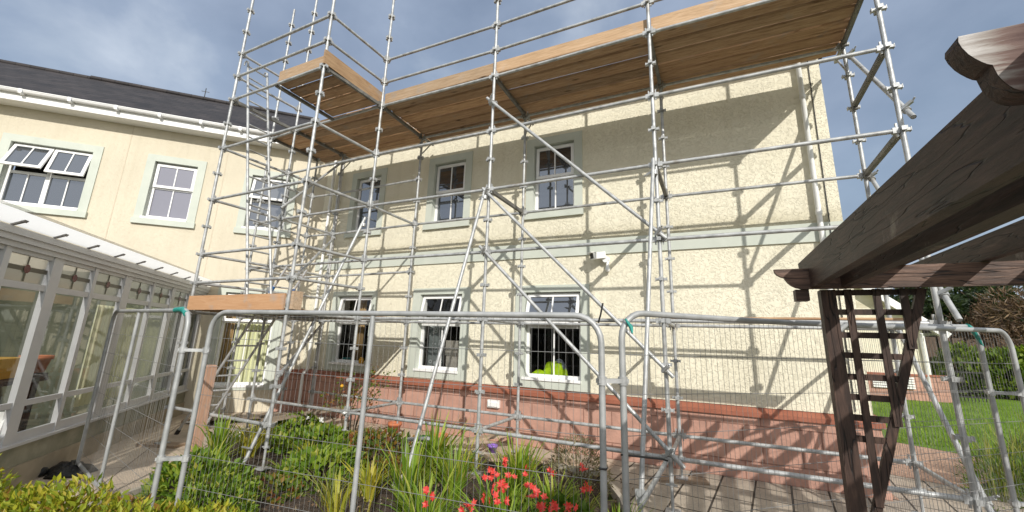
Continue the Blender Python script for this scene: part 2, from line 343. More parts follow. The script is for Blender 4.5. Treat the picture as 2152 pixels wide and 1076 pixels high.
# bright cloud added out of view on the sun's side to lift the shade
dp = nt.nodes.new('ShaderNodeVectorMath'); dp.operation = 'DOT_PRODUCT'; nrm = nt.nodes.new('ShaderNodeVectorMath'); nrm.operation = 'NORMALIZE'
nt.links.new(tc.outputs['Generated'], nrm.inputs[0]); nt.links.new(nrm.outputs[0], dp.inputs[0]); dp.inputs[1].default_value = tuple(to_sun)
gl = math_(W, 'MULTIPLY', math_(W, 'ADD', dp.outputs['Value'], .05), 1.25, True)
skc = mix(W, gl, skc, tuple(t/SK for t in (.95,.97,1.0)))
nt.links.new(skc, bg.inputs['Color']); bg.inputs['Strength'].default_value = SK
scene.view_settings.view_transform = 'Standard'; scene.view_settings.look = 'None'; scene.view_settings.exposure = .14; scene.view_settings.gamma = 1

# ------------------------------------------------------------------ ground
def sheet(name, pts, z, m, kind='structure'):
    b = MB(); b.add([(x, y, z) for x, y in pts], [tuple(range(len(pts)))]); o = b.build(name, m); o['kind'] = kind; return o
sheet('ground', [(-300,-300),(300,-300),(300,300),(-300,300)], -.06, M['earth'])
sheet('garden_path', [(-14,-3),(-5.0,-3),(-5.3,1.2),(-5.9,3.3),(-7.15,4.55),(-8.15,5.95),(-1.4,6.15),(-1.4,7.12),(-8.86,7.12),(-15,1)], -.004, M['path'])
sheet('patio', [(-1.4,7.12),(-1.4,6.1),(-.95,5.3),(-.62,4.3),(-.5,2.5),(-.5,-2),(6.5,-2),(4.4,5.2),(3.0,8.2),(2.0,8.6),(2.0,7.12)], 0., M['patio'])
sheet('brick_path', [(2.0,7.12),(2.02,8.6),(3.0,8.2),(3.6,8.9),(4.6,10.3),(3.7,11.1),(3.15,11.5),(5.5,21.6),(1.5,21.6),(1.5,7.3)], .004, M['brickpath'])
sheet('lawn', [(3.15,11.5),(3.7,11.1),(4.6,10.3),(30,8),(60,30),(12.6,23.6),(9.9,26.5),(8.6,25.2),(5.5,21.6)], .008, M['lawn'])
def bed():
    poly = [(-5.0,.6),(-5.3,1.3),(-5.9,3.35),(-7.15,4.6),(-8.1,5.9),(-1.45,6.08),(-1.0,5.2),(-.66,4.2),(-.54,2.5),(-.54,.6)]
    def inside(x, y):
        c = False
        for i in range(len(poly)):
            (x0,y0),(x1,y1) = poly[i-1], poly[i]
            if (y0 > y) != (y1 > y) and x < (x1-x0)*(y-y0)/(y1-y0)+x0: c = not c
        return c
    b = MB(); idx = {}; vs = []; fs = []; n = .12
    for i in range(70):
        for j in range(50):
            x, y = -8.4+i*n, .5+j*n
            if all(inside(x+dx, y+dy) for dx in (0,n) for dy in (0,n)):
                q = []
                for a, c in ((i,j),(i+1,j),(i+1,j+1),(i,j+1)):
                    if (a,c) not in idx:
                        idx[(a,c)] = len(vs); vs.append((-8.4+a*n, .5+c*n, .0 + .03*math.sin(a*1.3+c*.7)+.02*random.random()))
                    q.append(idx[(a,c)])
                fs.append(q)
    b.add(vs, fs, True); o = b.build('soil_bed', M['soil']); o['kind'] = 'structure'
    e = MB()
    for i in range(1, 9):
        if i == 9: break
        p, q = poly[i], poly[i+1]
        e.obox((*p, .03), (*q, .03), .06, .1)
    o = e.build('bed_edging', M['kerb']); o['kind'] = 'structure'
bed()

# ------------------------------------------------------------------ main building
CX, CY = -8.85, 7.1
S2 = 2**-.5
class Frame:
    def __init__(s, O, U, Nn): s.O = Vector(O); s.U = Vector(U); s.N = Vector(Nn)
    def p(s, u, o, z): return s.O + s.U*u + s.N*o + Vector((0,0,z))
    def box(s, b, u0, u1, o0, o1, z0, z1):
        P_ = s.p; pts = [P_(u0,o1,z0),P_(u1,o1,z0),P_(u1,o0,z0),P_(u0,o0,z0),P_(u0,o1,z1),P_(u1,o1,z1),P_(u1,o0,z1),P_(u0,o0,z1)]
        return b.hexa(pts)
FAC = Frame((0, CY, 0), (1,0,0), (0,-1,0))          # u = x
LEFT = Frame((CX, CY, 0), (S2,S2,0), (S2,-S2,0))    # u = s (negative towards the camera side)
CON = Frame((CX - 2.2*S2, CY - 2.2*S2, 0), (S2,-S2,0), (S2,S2,0))   # u = t along the conservatory side

house = thing('rendered_building', 'cream rendered two storey building with pale green window surrounds and pink base', 'building', (CX, CY, 0))
def wall_mesh(F, u0, u1, z0, z1, holes, depth=.14):
    """front face with openings, plus reveals"""
    b = MB(); us = sorted({u0, u1, *[h for r in holes for h in r[:2]]}); zs = sorted({z0, z1, *[h for r in holes for h in r[2:]]})
    us = [u for u in us if u0 <= u <= u1]; zs = [z for z in zs if z0 <= z <= z1]
    for a, c in zip(us, us[1:]):
        for d, e in zip(zs, zs[1:]):
            mu, mz = (a+c)/2, (d+e)/2
            if any(r[0] < mu < r[1] and r[2] < mz < r[3] for r in holes): continue
            b.add([F.p(a,0,d), F.p(c,0,d), F.p(c,0,e), F.p(a,0,e)], [(0,1,2,3)])
    return b
def reveal(b, F, r, o0, o1):
    u0,u1,z0,z1 = r
    for (a,c,d,e) in ((u0,z0,u0,z1),(u0,z1,u1,z1),(u1,z1,u1,z0),(u1,z0,u0,z0)):
        b.add([F.p(a,o0,c), F.p(d,o0,e), F.p(d,o1,e), F.p(a,o1,c)], [(0,1,2,3)])

FW = {'UR': (-2.94,-2.11,4.20,5.61), 'UM': (-5.37,-4.55,4.20,5.61), 'UL': (-7.74,-6.95,4.20,5.60), 'LR': (-3.06,-2.0,1.09,2.65), 'LM': (-5.48,-4.45,1.10,2.65), 'LL': (-7.89,-6.84,1.11,2.65)}
LW = {'W1': (-6.2,-4.82,4.2,5.59), 'W2': (-3.68,-2.84,4.2,5.59), 'W3': (-1.69,-.83,4.2,5.59), 'W4': (-1.79,-.73,.53,2.65)}
XR = 1.86
wm = wall_mesh(FAC, CX, XR, .95, 6.5, FW.values())
wm.add([FAC.p(XR,0,.95), FAC.p(XR,-9,.95), FAC.p(XR,-9,6.5), FAC.p(XR,0,6.5)], [(0,1,2,3)])
wm.build('wall', M['cream'], house)
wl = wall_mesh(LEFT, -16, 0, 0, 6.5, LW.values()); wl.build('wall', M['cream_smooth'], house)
for u in (-4.235, -2.3):
    j = MB(); LEFT.box(j, u-.010, u+.010, .0, .005, 2.9, 6.4); j.build('movement_joint', M['joint'], house)
b = MB(); FAC.box(b, CX+.05, XR+.02, -.3, .03, 3.30, 3.58); b.build('band_course', M['green_trim'], house)
b = MB(); FAC.box(b, CX, XR+.05, -.3, .05, -.06, .825); FAC.box(b, XR-.25, XR+.05, -9, -.3, -.06, .825); LEFT.box(b, -.5, .0, -.2, .05, -.06, .825); b.build('plinth', M['plinth'], house)
b = MB(); b.add([FAC.p(CX,.09,.825),FAC.p(XR+.09,.09,.825),FAC.p(XR+.09,.09,.885),FAC.p(CX,.09,.885),FAC.p(XR+.09,-.02,.95),FAC.p(CX,-.02,.95),FAC.p(XR+.09,-.02,.825),FAC.p(CX,-.02,.825)],
                [(0,1,2,3),(3,2,4,5),(1,0,7,6),(1,6,4,2),(0,3,5,7)])
LEFT.box(b, -.5, -.05, -.05, .09, .825, .93); FAC.box(b, XR-.05, XR+.09, -9, -.02, .825, .95); b.build('plinth_cap', M['cap'], house)

def window(F, r, top_split, cols=1, opens=(0,), pane=None, low_pane=None, sill=True, surround=(.16,.16,.16,.13), inset=.10, room=False, low_open=False):
    u0,u1,z0,z1 = r; sl_,sr_,st_,sb_ = surround
    fr = MB(); d0, d1 = -inset-.06, -inset; fw_ = .055
    zs = z0 + .045
    # outer frame butt-jointed
    F.box(fr, u0, u0+fw_, d0, d1, zs, z1); F.box(fr, u1-fw_, u1, d0, d1, zs, z1)
    F.box(fr, u0+fw_, u1-fw_, d0, d1, z1-fw_, z1); F.box(fr, u0+fw_, u1-fw_, d0, d1, zs, zs+fw_)
    F.box(fr, u0+fw_, u1-fw_, d0, d1, top_split-.03, top_split+.03)
    cw = (u1-u0)/cols
    for c in range(1, cols): F.box(fr, u0+c*cw-.04, u0+c*cw+.04, d0+.002, d1+.002, zs+fw_, z1-fw_)
    win = fr.build('window', M['upvc'], house)
    for c in range(cols):
        a0 = u0+c*cw + (fw_ if c == 0 else .04); a1 = u0+(c+1)*cw - (fw_ if c == cols-1 else .04); am = (a0+a1)/2
        # lower light
        g = MB(); g.add([F.p(a0,d0+.03,zs+fw_),F.p(a1,d0+.03,zs+fw_),F.p(a1,d0+.03,top_split-.03),F.p(a0,d0+.03,top_split-.03)], [(0,1,2,3)]); g.build('pane', low_pane or pane or M['glass'], win)
        bb = MB(); F.box(bb, am-.011, am+.011, d0+.032, d1-.01, zs+fw_, top_split-.03); bb.build('glazing_bar', M['upvc'], win)
        # top hung sash, hinged at its head
        ang = R(opens[c % len(opens)]); h = z1-fw_-top_split-.03+.05; zt = z1-fw_+.02; hinge = d1+.012
        def sp(u, dn, out): return F.p(u, hinge + dn*math.sin(ang) + out*math.cos(ang), zt - dn*math.cos(ang) + out*math.sin(ang))
        def sbox(b_, ua, ub, da, db, oa, ob):
            b_.hexa([sp(ua,db,ob),sp(ub,db,ob),sp(ub,db,oa),sp(ua,db,oa),sp(ua,da,ob),sp(ub,da,ob),sp(ub,da,oa),sp(ua,da,oa)])
        sh = MB(); s0, s1 = a0-.03, a1+.03; k = .058
        sbox(sh, s0, s0+k, 0, h, 0, .035); sbox(sh, s1-k, s1, 0, h, 0, .035); sbox(sh, s0+k, s1-k, 0, k, 0, .035); sbox(sh, s0+k, s1-k, h-k, h, 0, .035)
        sbox(sh, am-.011, am+.011, k, h-k, .016, .03)
        sh.build('sash', M['upvc'], win)
        g = MB(); g.add([sp(s0+k,h-k,.015),sp(s1-k,h-k,.015),sp(s1-k,k,.015),sp(s0+k,k,.015)], [(0,1,2,3)]); g.build('sash_pane', pane or M['glass'], win)
    # white sill
    s_ = MB(); F.box(s_, u0-.03, u1-.0, d0, .045, z0, zs); s_.build('sill', M['upvc'], win)
    # surround, built proud of the render with reveals
    t = MB(); q = .022
    F.box(t, u0-sl_, u0, -.02, q, z0, z1); F.box(t, u1, u1+sr_, -.02, q, z0, z1)
    F.box(t, u0-sl_, u1+sr_, -.02, q, z1, z1+st_)
    if sill: F.box(t, u0-sl_-.02, u1+sr_+.02, -.02, .06, z0-sb_, z0)
    else: F.box(t, u0-sl_, u1+sr_, -.02, q, z0-sb_, z0)
    reveal(t, F, (u0, u1, z0, z1), -.02, d0-.04); t.build('surround', M['green_trim'], win)
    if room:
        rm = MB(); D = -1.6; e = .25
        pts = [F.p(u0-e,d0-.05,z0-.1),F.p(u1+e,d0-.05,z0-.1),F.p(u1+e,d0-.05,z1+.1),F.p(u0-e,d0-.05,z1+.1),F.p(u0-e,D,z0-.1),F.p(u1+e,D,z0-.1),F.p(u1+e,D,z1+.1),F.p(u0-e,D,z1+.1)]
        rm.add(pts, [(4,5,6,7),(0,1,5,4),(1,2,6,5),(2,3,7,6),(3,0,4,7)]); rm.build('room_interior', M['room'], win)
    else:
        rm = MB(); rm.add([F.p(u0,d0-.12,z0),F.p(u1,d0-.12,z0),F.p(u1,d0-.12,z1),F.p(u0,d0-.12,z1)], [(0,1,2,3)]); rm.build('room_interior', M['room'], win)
    return win
for k in ('UR','UM','UL'): window(FAC, FW[k], 4.92, opens=(0,))
window(FAC, FW['LR'], 2.03, opens=(17,), pane=M['glass'], low_pane=M['clear'], sill=False, surround=(.2,.16,.13,.13), room=True)
window(FAC, FW['LM'], 2.03, opens=(13,), pane=M['clear'], sill=False, surround=(.2,.19,.13,.13), room=True)
window(FAC, FW['LL'], 2.03, opens=(9,), pane=M['clear'], sill=False, surround=(.17,.14,.11,.13), room=True)
window(LEFT, LW['W1'], 4.95, cols=2, opens=(24,15))
window(LEFT, LW['W2'], 4.98, opens=(0,), pane=M['glass_net'])
window(LEFT, LW['W3'], 4.95, opens=(14,))
window(LEFT, LW['W4'], 1.98, opens=(8,), pane=M['clear'], sill=False, surround=(.16,.2,.13,.06), room=True)

# eaves and roofs
def eaves(F, u0, u1, ov, zs):
    b = MB(); F.box(b, u0, u1, -.05, ov, zs, zs+.02); b.build('soffit', M['upvc'], house)
    b = MB(); F.box(b, u0, u1, ov, ov+.022, zs-.01, zs+.18); b.build('fascia', M['upvc'], house)
    g = MB(); n = 8; prof = [(ov+.024+.055+.055*math.cos(t), zs+.2+.062*math.sin(t)) for t in [math.pi + math.pi*k/n for k in range(n+1)]]
    prof_in = [(o - (o-ov-.079)*.08, z+.006) for o, z in prof]
    vs = []; 
    for u in (u0, u1): vs += [F.p(u,o,z) for o, z in prof]
    m_ = n+1; g.add(vs, [(k, k+1, m_+k+1, m_+k) for k in range(n)], True)
    vs = []
    for u in (u0, u1): vs += [F.p(u,o,z) for o, z in prof_in]
    g.add(vs, [(k+1, k, m_+k, m_+k+1) for k in range(n)], True)
    F.box(g, u0, u1, ov+.128, ov+.140, zs+.195, zs+.212)
    u = u0+.4
    while u < u1-.1:
        F.box(g, u-.03, u+.03, ov+.018, ov+.142, zs+.118, zs+.15); F.box(g, u-.03, u+.03, ov+.132, ov+.146, zs+.13, zs+.215); u += .8
    g.build('gutter', M['gutterwhite'], house)
eaves(LEFT, -16, -.2, .36, 6.38)
eaves(FAC, CX+.1, XR+.12, .33, 6.38)
b = MB(); zr = 8.5
b.add([LEFT.p(-16,.46,6.57),LEFT.p(-.1,.46,6.57),LEFT.p(-.9,-2.3,zr),LEFT.p(-16,-2.3,zr)], [(0,1,2,3)])
b.add([LEFT.p(-16,-5,6.57),LEFT.p(2,-5,6.57),LEFT.p(-.9,-2.3,zr),LEFT.p(-16,-2.3,zr)], [(3,2,1,0)])
b.add([FAC.p(CX-.3,.43,6.57),FAC.p(XR+.15,.43,6.57),FAC.p(XR+.15,-4.5,9.6),FAC.p(CX-3,-4.5,9.6)], [(0,1,2,3)])
b.add([FAC.p(XR+.12,0,6.4),FAC.p(XR+.12,-9,6.4),FAC.p(XR+.12,-4.5,9.55)], [(0,1,2)])
roof = b.build('roof', M['slate'], house)
b = MB(); b.tube([LEFT.p(-16,-2.3,zr+.0), LEFT.p(-6.55,-2.3,zr+.0)], .07, 8); b.tube([LEFT.p(-6.55,-2.3,zr+.03), LEFT.p(-.9,-2.3,zr+.03)], .065, 8); b.build('ridge', M['slate'], roof)
b = MB(); b.tube([LEFT.p(-3.9,-2.3,zr+.05), LEFT.p(-3.9,-2.3,zr+.38)], .012, 6); b.obox(LEFT.p(-4.0,-2.3,zr+.27), LEFT.p(-3.8,-2.3,zr+.27), .012, .012); b.build('finial', M['darkmetal'], roof)
# downpipes
b = MB(); b.tube([(1.575, CY-.30, 6.52), (1.575, CY-.30, 6.42), (1.575, CY-.075, 6.18), (1.575, CY-.075, .25), (1.575, CY-.16, .1)], .036, 10)
for z in (5.6, 3.72, 1.9): b.tube([(1.575, CY-.075, z-.03), (1.575, CY-.075, z+.03)], .043, 10)
b.build('downpipe', M['white_plastic'], house)
b = MB(); b.tube([(-8.5, CY-.1, 6.4), (-8.5, CY-.1, .95), (-8.56, CY-.15, .86), (-8.56, CY-.15, .2)], .036, 10)
for z in (4.9, 3.1, 1.35): b.tube([(-8.5, CY-.1, z-.04), (-8.5, CY-.1, z+.04)], .044, 10)
b.build('downpipe', M['white_plastic'], house)
b = MB(); b.tube([(-8.25, CY-.07, 6.4), (-8.25, CY-.07, .1)], .028, 8); b.build('cable_conduit', M['upvc_grey'], house)
b = MB(); b.tube([(1.72, CY-.012, 6.3), (1.70, CY-.012, 3.6), (1.69, CY-.04, 3.5), (1.69, CY-.04, 3.3), (1.69, CY-.012, 3.25), (1.68, CY-.012, 1.0)], .007, 6); b.build('cable', M['darkmetal'], house)

# fixtures on the facade
cc = thing('security_camera', 'white bullet security camera fixed to the cream wall under the pale green band', 'camera', (-1.55, CY, 3.2))
b = MB(); b.tube([(-1.53, CY-.02, 3.19), (-1.53, CY-.10, 3.19)], .055, 12); b.tube([(-1.53, CY, 3.19), (-1.53, CY-.02, 3.19)], .065, 12); b.build('bracket', M['white_plastic'], cc)
b = MB(); b.obox((-1.56, CY-.08, 3.27), (-1.72, CY-.27, 3.22), .11, .11); b.obox((-1.70, CY-.255, 3.285), (-1.76, CY-.33, 3.27), .125, .012); bd = b.build('housing', M['white_plastic'], cc)
b = MB(); b.obox((-1.722, CY-.272, 3.22), (-1.726, CY-.277, 3.219), .08, .08); b.build('lens', M['black'], bd)
b = MB(); b.lathe((-1.50, CY-.07, 3.02), [(.0,-.05),(.035,-.045),(.045,0),(.03,.04),(.02,.14)], 10); b.build('sensor', M['white_plastic'], cc)
vb = MB(); vb.box((-3.72, CY-.11, .57), (-3.49, CY-.045, .70)); vb.box((-3.70, CY-.13, .59), (-3.51, CY-.108, .66)); tag(vb.build('vent_box', M['white_plastic']), 'small white plastic vent box on the pink base below the windows', 'vent')

# things behind the windows
def drape(F, u0, u1, o, z0, z1, folds, amp, gather=None):
    b = MB(); n = folds*6; vs = []; fs = []; rows = 8
    for r_ in range(rows+1):
        t = r_/rows; z = z1+(z0-z1)*t
        for i in range(n+1):
            s_ = i/n; u = u0+(u1-u0)*s_
            if gather: u = gather + (u-gather)*(1-.35*math.sin(math.pi*min(1, t*1.15)))
            vs.append(F.p(u, o + amp*math.sin(s_*folds*2*math.pi), z))
    for r_ in range(rows):
        for i in range(n): a = r_*(n+1)+i; fs.append((a, a+1, a+n+2, a+n+1))
    return b.add(vs, fs, True)
tag(drape(LEFT, -1.78, -1.57, -.30, .55, 2.6, 3, .025).build('curtain', M['curtain_tan']), 'brown curtain edge at the left side of the tall ground floor window', 'curtain')
tag(drape(LEFT, -1.55, -.74, -.30, .55, 2.6, 9, .025).build('curtain', M['curtain']), 'pale green pleated curtain filling the tall ground floor window by the tower', 'curtain')
tag(drape(FAC, -7.55, -7.28, -.30, 1.15, 2.6, 4, .025).build('curtain', M['curtain_tan']), 'narrow tan curtain bunched inside the window nearest the white downpipe', 'curtain')
def netpanel():
    m = mat('flower_patterned_net', (.5,.5,.5), .9); v = N(m, 'ShaderNodeTexVoronoi'); L(m, coords(m, scale=(9,9,9)), v.inputs['Vector']); v.inputs['Scale'].default_value = 1.
    setc(m, ramp(m, v.outputs['Distance'], [(.10, (.08,.09,.09)), (.16, (.46,.50,.50)), (.34, (.40,.44,.44)), (.42, (.16,.18,.18)), (.6, (.22,.25,.25))])); return m
tag(drape(FAC, -5.40, -5.02, -.27, 1.15, 2.3, 3, .012).build('lace_curtain', netpanel()), 'grey flower patterned lace hanging in the middle ground floor window', 'curtain')
b = MB(); b.box((-4.95, CY+.25, 1.42), (-4.5, CY+.34, 1.72)); b.box((-4.93, CY+.27, 1.18), (-4.52, CY+.33, 1.42)); tag(b.build('cardboard_box', M['stone']), 'pale box standing inside the middle ground floor window', 'box')
b = MB(); b.box((-7.78, CY+.2, 1.13), (-7.5, CY+.36, 1.23)); b.box((-7.76, CY+.22, 1.23), (-7.52, CY+.34, 1.25)); tag(b.build('storage_box', M['teal']), 'teal box on the inner ledge beside the tan curtain', 'box')
b = MB(); b.lathe((-6.98, CY+.01, 1.16), [(0,0),(.05,.0),(.06,.05),(.045,.10),(.03,.13),(0,.14)], 12); tag(b.build('ornament', M['yellow']), 'small yellow ornament on the white sill of the left ground floor window', 'ornament')
def lumpy(b, c, rx, ry, rz, n=18, amp=.14, seed=1, flat=True):
    rn = random.Random(seed); ph = [rn.random()*6.28 for _ in range(8)]; vs = []; fs = []; m_ = n//2
    for i in range(m_+1):
        th = math.pi*i/m_
        for k in range(n):
            f = 2*math.pi*k/n; w_ = 1+amp*(math.sin(3*f+ph[0])*math.sin(2*th+ph[1])+.6*math.sin(5*f+ph[2]+3*th))
            z = math.cos(th)*rz*w_
            if flat: z = max(z, -.02*rz)
            w_ *= rn.uniform(.95,1.05)
            vs.append((c[0]+rx*w_*math.sin(th)*math.cos(f), c[1]+ry*w_*math.sin(th)*math.sin(f), c[2]+z))
    for i in range(m_):
        for k in range(n): fs.append((i*n+k, (i+1)*n+k, (i+1)*n+(k+1)%n, i*n+(k+1)%n))
    return b.add(vs, fs, True)
hv = thing('safety_jacket', 'bright yellow high visibility jacket heaped inside the open right ground floor window', 'jacket', (-2.6, CY+.35, 1.16))
def cloth(b, c, rx, ry, rz, seed):
    rn = random.Random(seed); n = 40; m_ = 18; ph = [rn.uniform(0,6.28) for _ in range(12)]; vs = []; fs = []
    for i in range(m_+1):
        th = math.pi*.5*i/m_
        for k in range(n):
            f = 2*math.pi*k/n; w_ = 1+.10*math.sin(2*f+ph[0])+.09*math.sin(5*f+ph[1]+2.5*th)*math.sin(th)+.06*math.sin(9*f+ph[2]-4*th)*math.sin(th)+.05*math.sin(7*th+ph[3]+2*f)
            vs.append((c[0]+rx*w_*math.sin(th)*math.cos(f), c[1]+ry*w_*math.sin(th)*math.sin(f), c[2]+max(0,rz*w_*math.cos(th)*(1-.22*max(0,math.sin(3*f+ph[4]))*math.sin(th)))))
    for i in range(m_):
        for k in range(n): fs.append((i*n+k, (i+1)*n+k, (i+1)*n+(k+1)%n, i*n+(k+1)%n))
    return b.add(vs, fs, True)
b = MB(); cloth(b, (-2.60, CY+.35, 1.15), .21, .15, .25, 3); b.build('cloth', M['hivis'], hv); b = MB(); cloth(b, (-2.86, CY+.28, 1.15), .17, .12, .10, 5); b.build('sleeve', M['hivis'], hv)
b = MB(); lumpy(b, (-2.53, CY+.42, 1.2), .15, .13, .25, seed=9, amp=.05); b.build('reflective_band', M['reflective'], hv)

# ------------------------------------------------------------------ conservatory
cons = thing('conservatory', 'grey white conservatory with large panes and small stained glass top lights', 'conservatory', CON.p(0,0,0))
b = MB(); CON.box(b, -.02, 9, -.22, .02, -.06, .24); b.build('base_wall', M['tanwall'], cons)
b = MB(); CON.box(b, -.02, 9, -.22, .0, .24, .50); b.build('base_wall', M['greenwall'], cons)
posts = [(8.9,.08),(7.6,.08),(6.6,.09),(5.72,.08),(4.96,.17),(4.2,.07),(3.36,.19),(2.5,.07),(1.68,.14),(.87,.11),(.05,.1)]
b = MB()
for t_, w_ in posts: CON.box(b, t_-w_/2, t_+w_/2, -.045, .012, .50, 2.545)
ts = sorted(p for p in posts)
for (a, wa), (c, wc) in zip(ts, ts[1:]):
    for z0, z1 in ((.50,.60),(.885,.945),(2.145,2.215),(2.50,2.545)): CON.box(b, a+wa/2, c-wc/2, -.04, .0, z0, z1)
CON.box(b, -.03, 8.95, -.08, .05, .47, .50)
CON.box(b, -.03, 8.95, -.045, -.002, 2.547, 2.70)
b.build('frame', M['upvc_grey'], cons)
for (a, wa), (c, wc) in zip(ts, ts[1:]):
    u0, u1 = a+wa/2, c-wc/2
    for z0, z1 in ((.61,.88),(.95,2.13)):
        g = MB(); g.add([CON.p(u0,-.03,z0),CON.p(u1,-.03,z0),CON.p(u1,-.03,z1),CON.p(u0,-.03,z1)], [(0,1,2,3)]); g.build('pane', M['clear_cons'], cons)
    g = MB(); g.add([CON.p(u0,-.03,2.22),CON.p(u1,-.03,2.22),CON.p(u1,-.03,2.50),CON.p(u0,-.03,2.50)], [(0,1,2,3)]); tl = g.build('top_light', M['leadpale'], cons)
    um, zm = (u0+u1)/2, 2.36
    g = MB(); CON.box(g, um-.008, um+.008, -.028, -.022, 2.225, 2.495); CON.box(g, u0+.005, um-.008, -.028, -.022, zm-.024, zm+.024); CON.box(g, um+.008, u1-.005, -.028, -.022, zm-.024, zm+.024); g.build('stained_cross', M['stainbar'], tl)
    g = MB(); n = 16; g.add([CON.p(um+.048*math.cos(2*math.pi*k/n), -.018, zm+.048*math.sin(2*math.pi*k/n)) for k in range(n)], [tuple(range(n))]); g.build('stained_roundel', M['stainred'], tl)
def polycarb():
    m = mat('dirty_clear_roof_sheet', (.3,.29,.28), .5); f = noise(m, coords(m), 9, 7, .65); setc(m, ramp(m, f, [(.3, (.14,.13,.13)), (.7, (.36,.34,.32))]))
    t_ = N(m, 'ShaderNodeBsdfTransparent'); t_.inputs['Color'].default_value = (.93,.93,.92,1); mx = N(m, 'ShaderNodeMixShader')
    L(m, math_(m, 'ADD', math_(m, 'MULTIPLY', f, .25), .60, True), mx.inputs[0]); L(m, P(m).outputs[0], mx.inputs[1]); L(m, t_.outputs[0], mx.inputs[2]); L(m, mx.outputs[0], m.node_tree.nodes['Material Output'].inputs[0]); return m
def translucent():
    m = mat('translucent_white_sheet', (.85,.85,.84), .4); t_ = N(m, 'ShaderNodeBsdfTranslucent'); t_.inputs['Color'].default_value = (.9,.9,.88,1)
    mx = N(m, 'ShaderNodeMixShader'); mx.inputs[0].default_value = .75; L(m, P(m).outputs[0], mx.inputs[1]); L(m, t_.outputs[0], mx.inputs[2]); L(m, mx.outputs[0], m.node_tree.nodes['Material Output'].inputs[0]); return m
b = MB(); CON.box(b, -.05, 9, .0, .035, 2.545, 2.60); CON.box(b, -.05, 9, .0, .065, 2.60, 2.66); CON.box(b, -.05, 9, .0, .085, 2.66, 2.73); b.build('fascia', M['upvc_grey'], cons)
b = MB(); b.add([CON.p(-.1,.06,2.745),CON.p(9,.06,2.745),CON.p(9,.27,2.835),CON.p(-.1,.27,2.835)], [(0,1,2,3)]); b.build('eaves_sheet', translucent(), cons)
b = MB(); u = .3
while u < 9: b.obox(CON.p(u,.07,2.737), CON.p(u,.17,2.785), .035, .016); b.obox(CON.p(u,.15,2.775), CON.p(u,.165,2.80), .05, .03); u += .62
b.build('roof_clips', M['lead'], cons)
b = MB(); b.add([CON.p(-.1,.05,2.87),CON.p(9,.05,2.87),CON.p(9,-.3,3.06),CON.p(-.1,-.3,3.06),CON.p(9,-4,3.2),CON.p(-.1,-4,3.2)], [(0,1,2,3),(3,2,4,5)]); b.add([CON.p(-.1,.05,2.87),CON.p(-.1,-.3,3.06),CON.p(-.1,-.3,2.76),CON.p(-.1,.05,2.76)], [(0,1,2,3)]); b.build('roof', polycarb(), cons)
b = MB(); b.add([CON.p(0,-.3,.05),CON.p(9,-.3,.05),CON.p(9,-3.6,.05),CON.p(0,-3.6,.05)], [(0,1,2,3)]); b.add([CON.p(0,-3.6,.0),CON.p(9,-3.6,.0),CON.p(9,-3.6,2.9),CON.p(0,-3.6,2.9)], [(0,1,2,3)])
b.add([CON.p(9,-.3,.0),CON.p(9,-3.6,.0),CON.p(9,-3.6,2.9),CON.p(9,-.3,2.9)], [(0,1,2,3)]); b.add([CON.p(.02,-.05,.0),CON.p(.02,-3.6,.0),CON.p(.02,-3.6,2.9),CON.p(.02,-.05,2.9)], [(0,1,2,3)]); b.build('room_interior', M['room_light'], cons)
b = MB(); k = 0
while k*.05 < .78: CON.box(b, .10+k*.05, .135+k*.05, -.16, -.12, .62, 2.45); k += 1
b.build('ribbed_panel', M['corrug'], cons)
tag(drape(CON, 1.75, 3.2, -.35, .62, 2.1, 13, .03).build('curtain', M['curtain']), 'pale green curtain drawn behind the conservatory panes near the wooden post', 'curtain')
def dining_chair(t_, o_, lab):
    c = CON.p(t_, o_, .05); ch = thing('dining_chair', lab, 'chair', c, None)
    def q(u, o, z): return CON.p(t_+u, o_+o, .05+z)
    for u in (-.2,.2):
        for o, h in ((-.2,.44),(.2,1.0)):
            b = MB(); b.obox(q(u,o,0), q(u,o,h), .04, .04, (0,1,0)); b.build('leg', M['chairwood'], ch)
    b = MB(); b.hexa([q(-.23,-.23,.44),q(.23,-.23,.44),q(.23,.23,.44),q(-.23,.23,.44),q(-.23,-.23,.48),q(.23,-.23,.48),q(.23,.23,.48),q(-.23,.23,.48)]); b.build('seat', M['chairwood'], ch)
    b = MB()
    for z in (.62,.78,.94): b.obox(q(-.18,.2,z), q(.18,.2,z), .025, .06)
    b.build('backrest', M['chairwood'], ch)
dining_chair(5.35, -.75, 'orange wooden chair behind the large conservatory pane at the left edge')
dining_chair(4.3, -1.1, 'orange wooden chair behind the pane with the yellow box')
yb = MB(); c0 = CON.p(4.15,-.75,1.18); yb.hexa([CON.p(4.0,-.9,1.12),CON.p(4.5,-.9,1.12),CON.p(4.5,-.55,1.12),CON.p(4.0,-.55,1.12),CON.p(3.98,-.92,1.36),CON.p(4.52,-.92,1.36),CON.p(4.52,-.53,1.36),CON.p(3.98,-.53,1.36)]); tag(yb.build('storage_crate', M['yellow']), 'yellow plastic crate on the table inside the conservatory', 'crate')
tb = thing('side_table', 'dark table carrying the yellow crate inside the conservatory', 'table', CON.p(4.2,-.8,.05))
b = MB(); b.hexa([CON.p(3.8,-1.1,1.06),CON.p(4.7,-1.1,1.06),CON.p(4.7,-.4,1.06),CON.p(3.8,-.4,1.06),CON.p(3.8,-1.1,1.11),CON.p(4.7,-1.1,1.11),CON.p(4.7,-.4,1.11),CON.p(3.8,-.4,1.11)]); b.build('table_top', M['black'], tb)
for u in (3.88, 4.62):
    for o in (-1.02, -.48): b = MB(); b.obox(CON.p(u,o,.05), CON.p(u,o,1.06), .05, .05, (0,1,0)); b.build('leg', M['black'], tb)
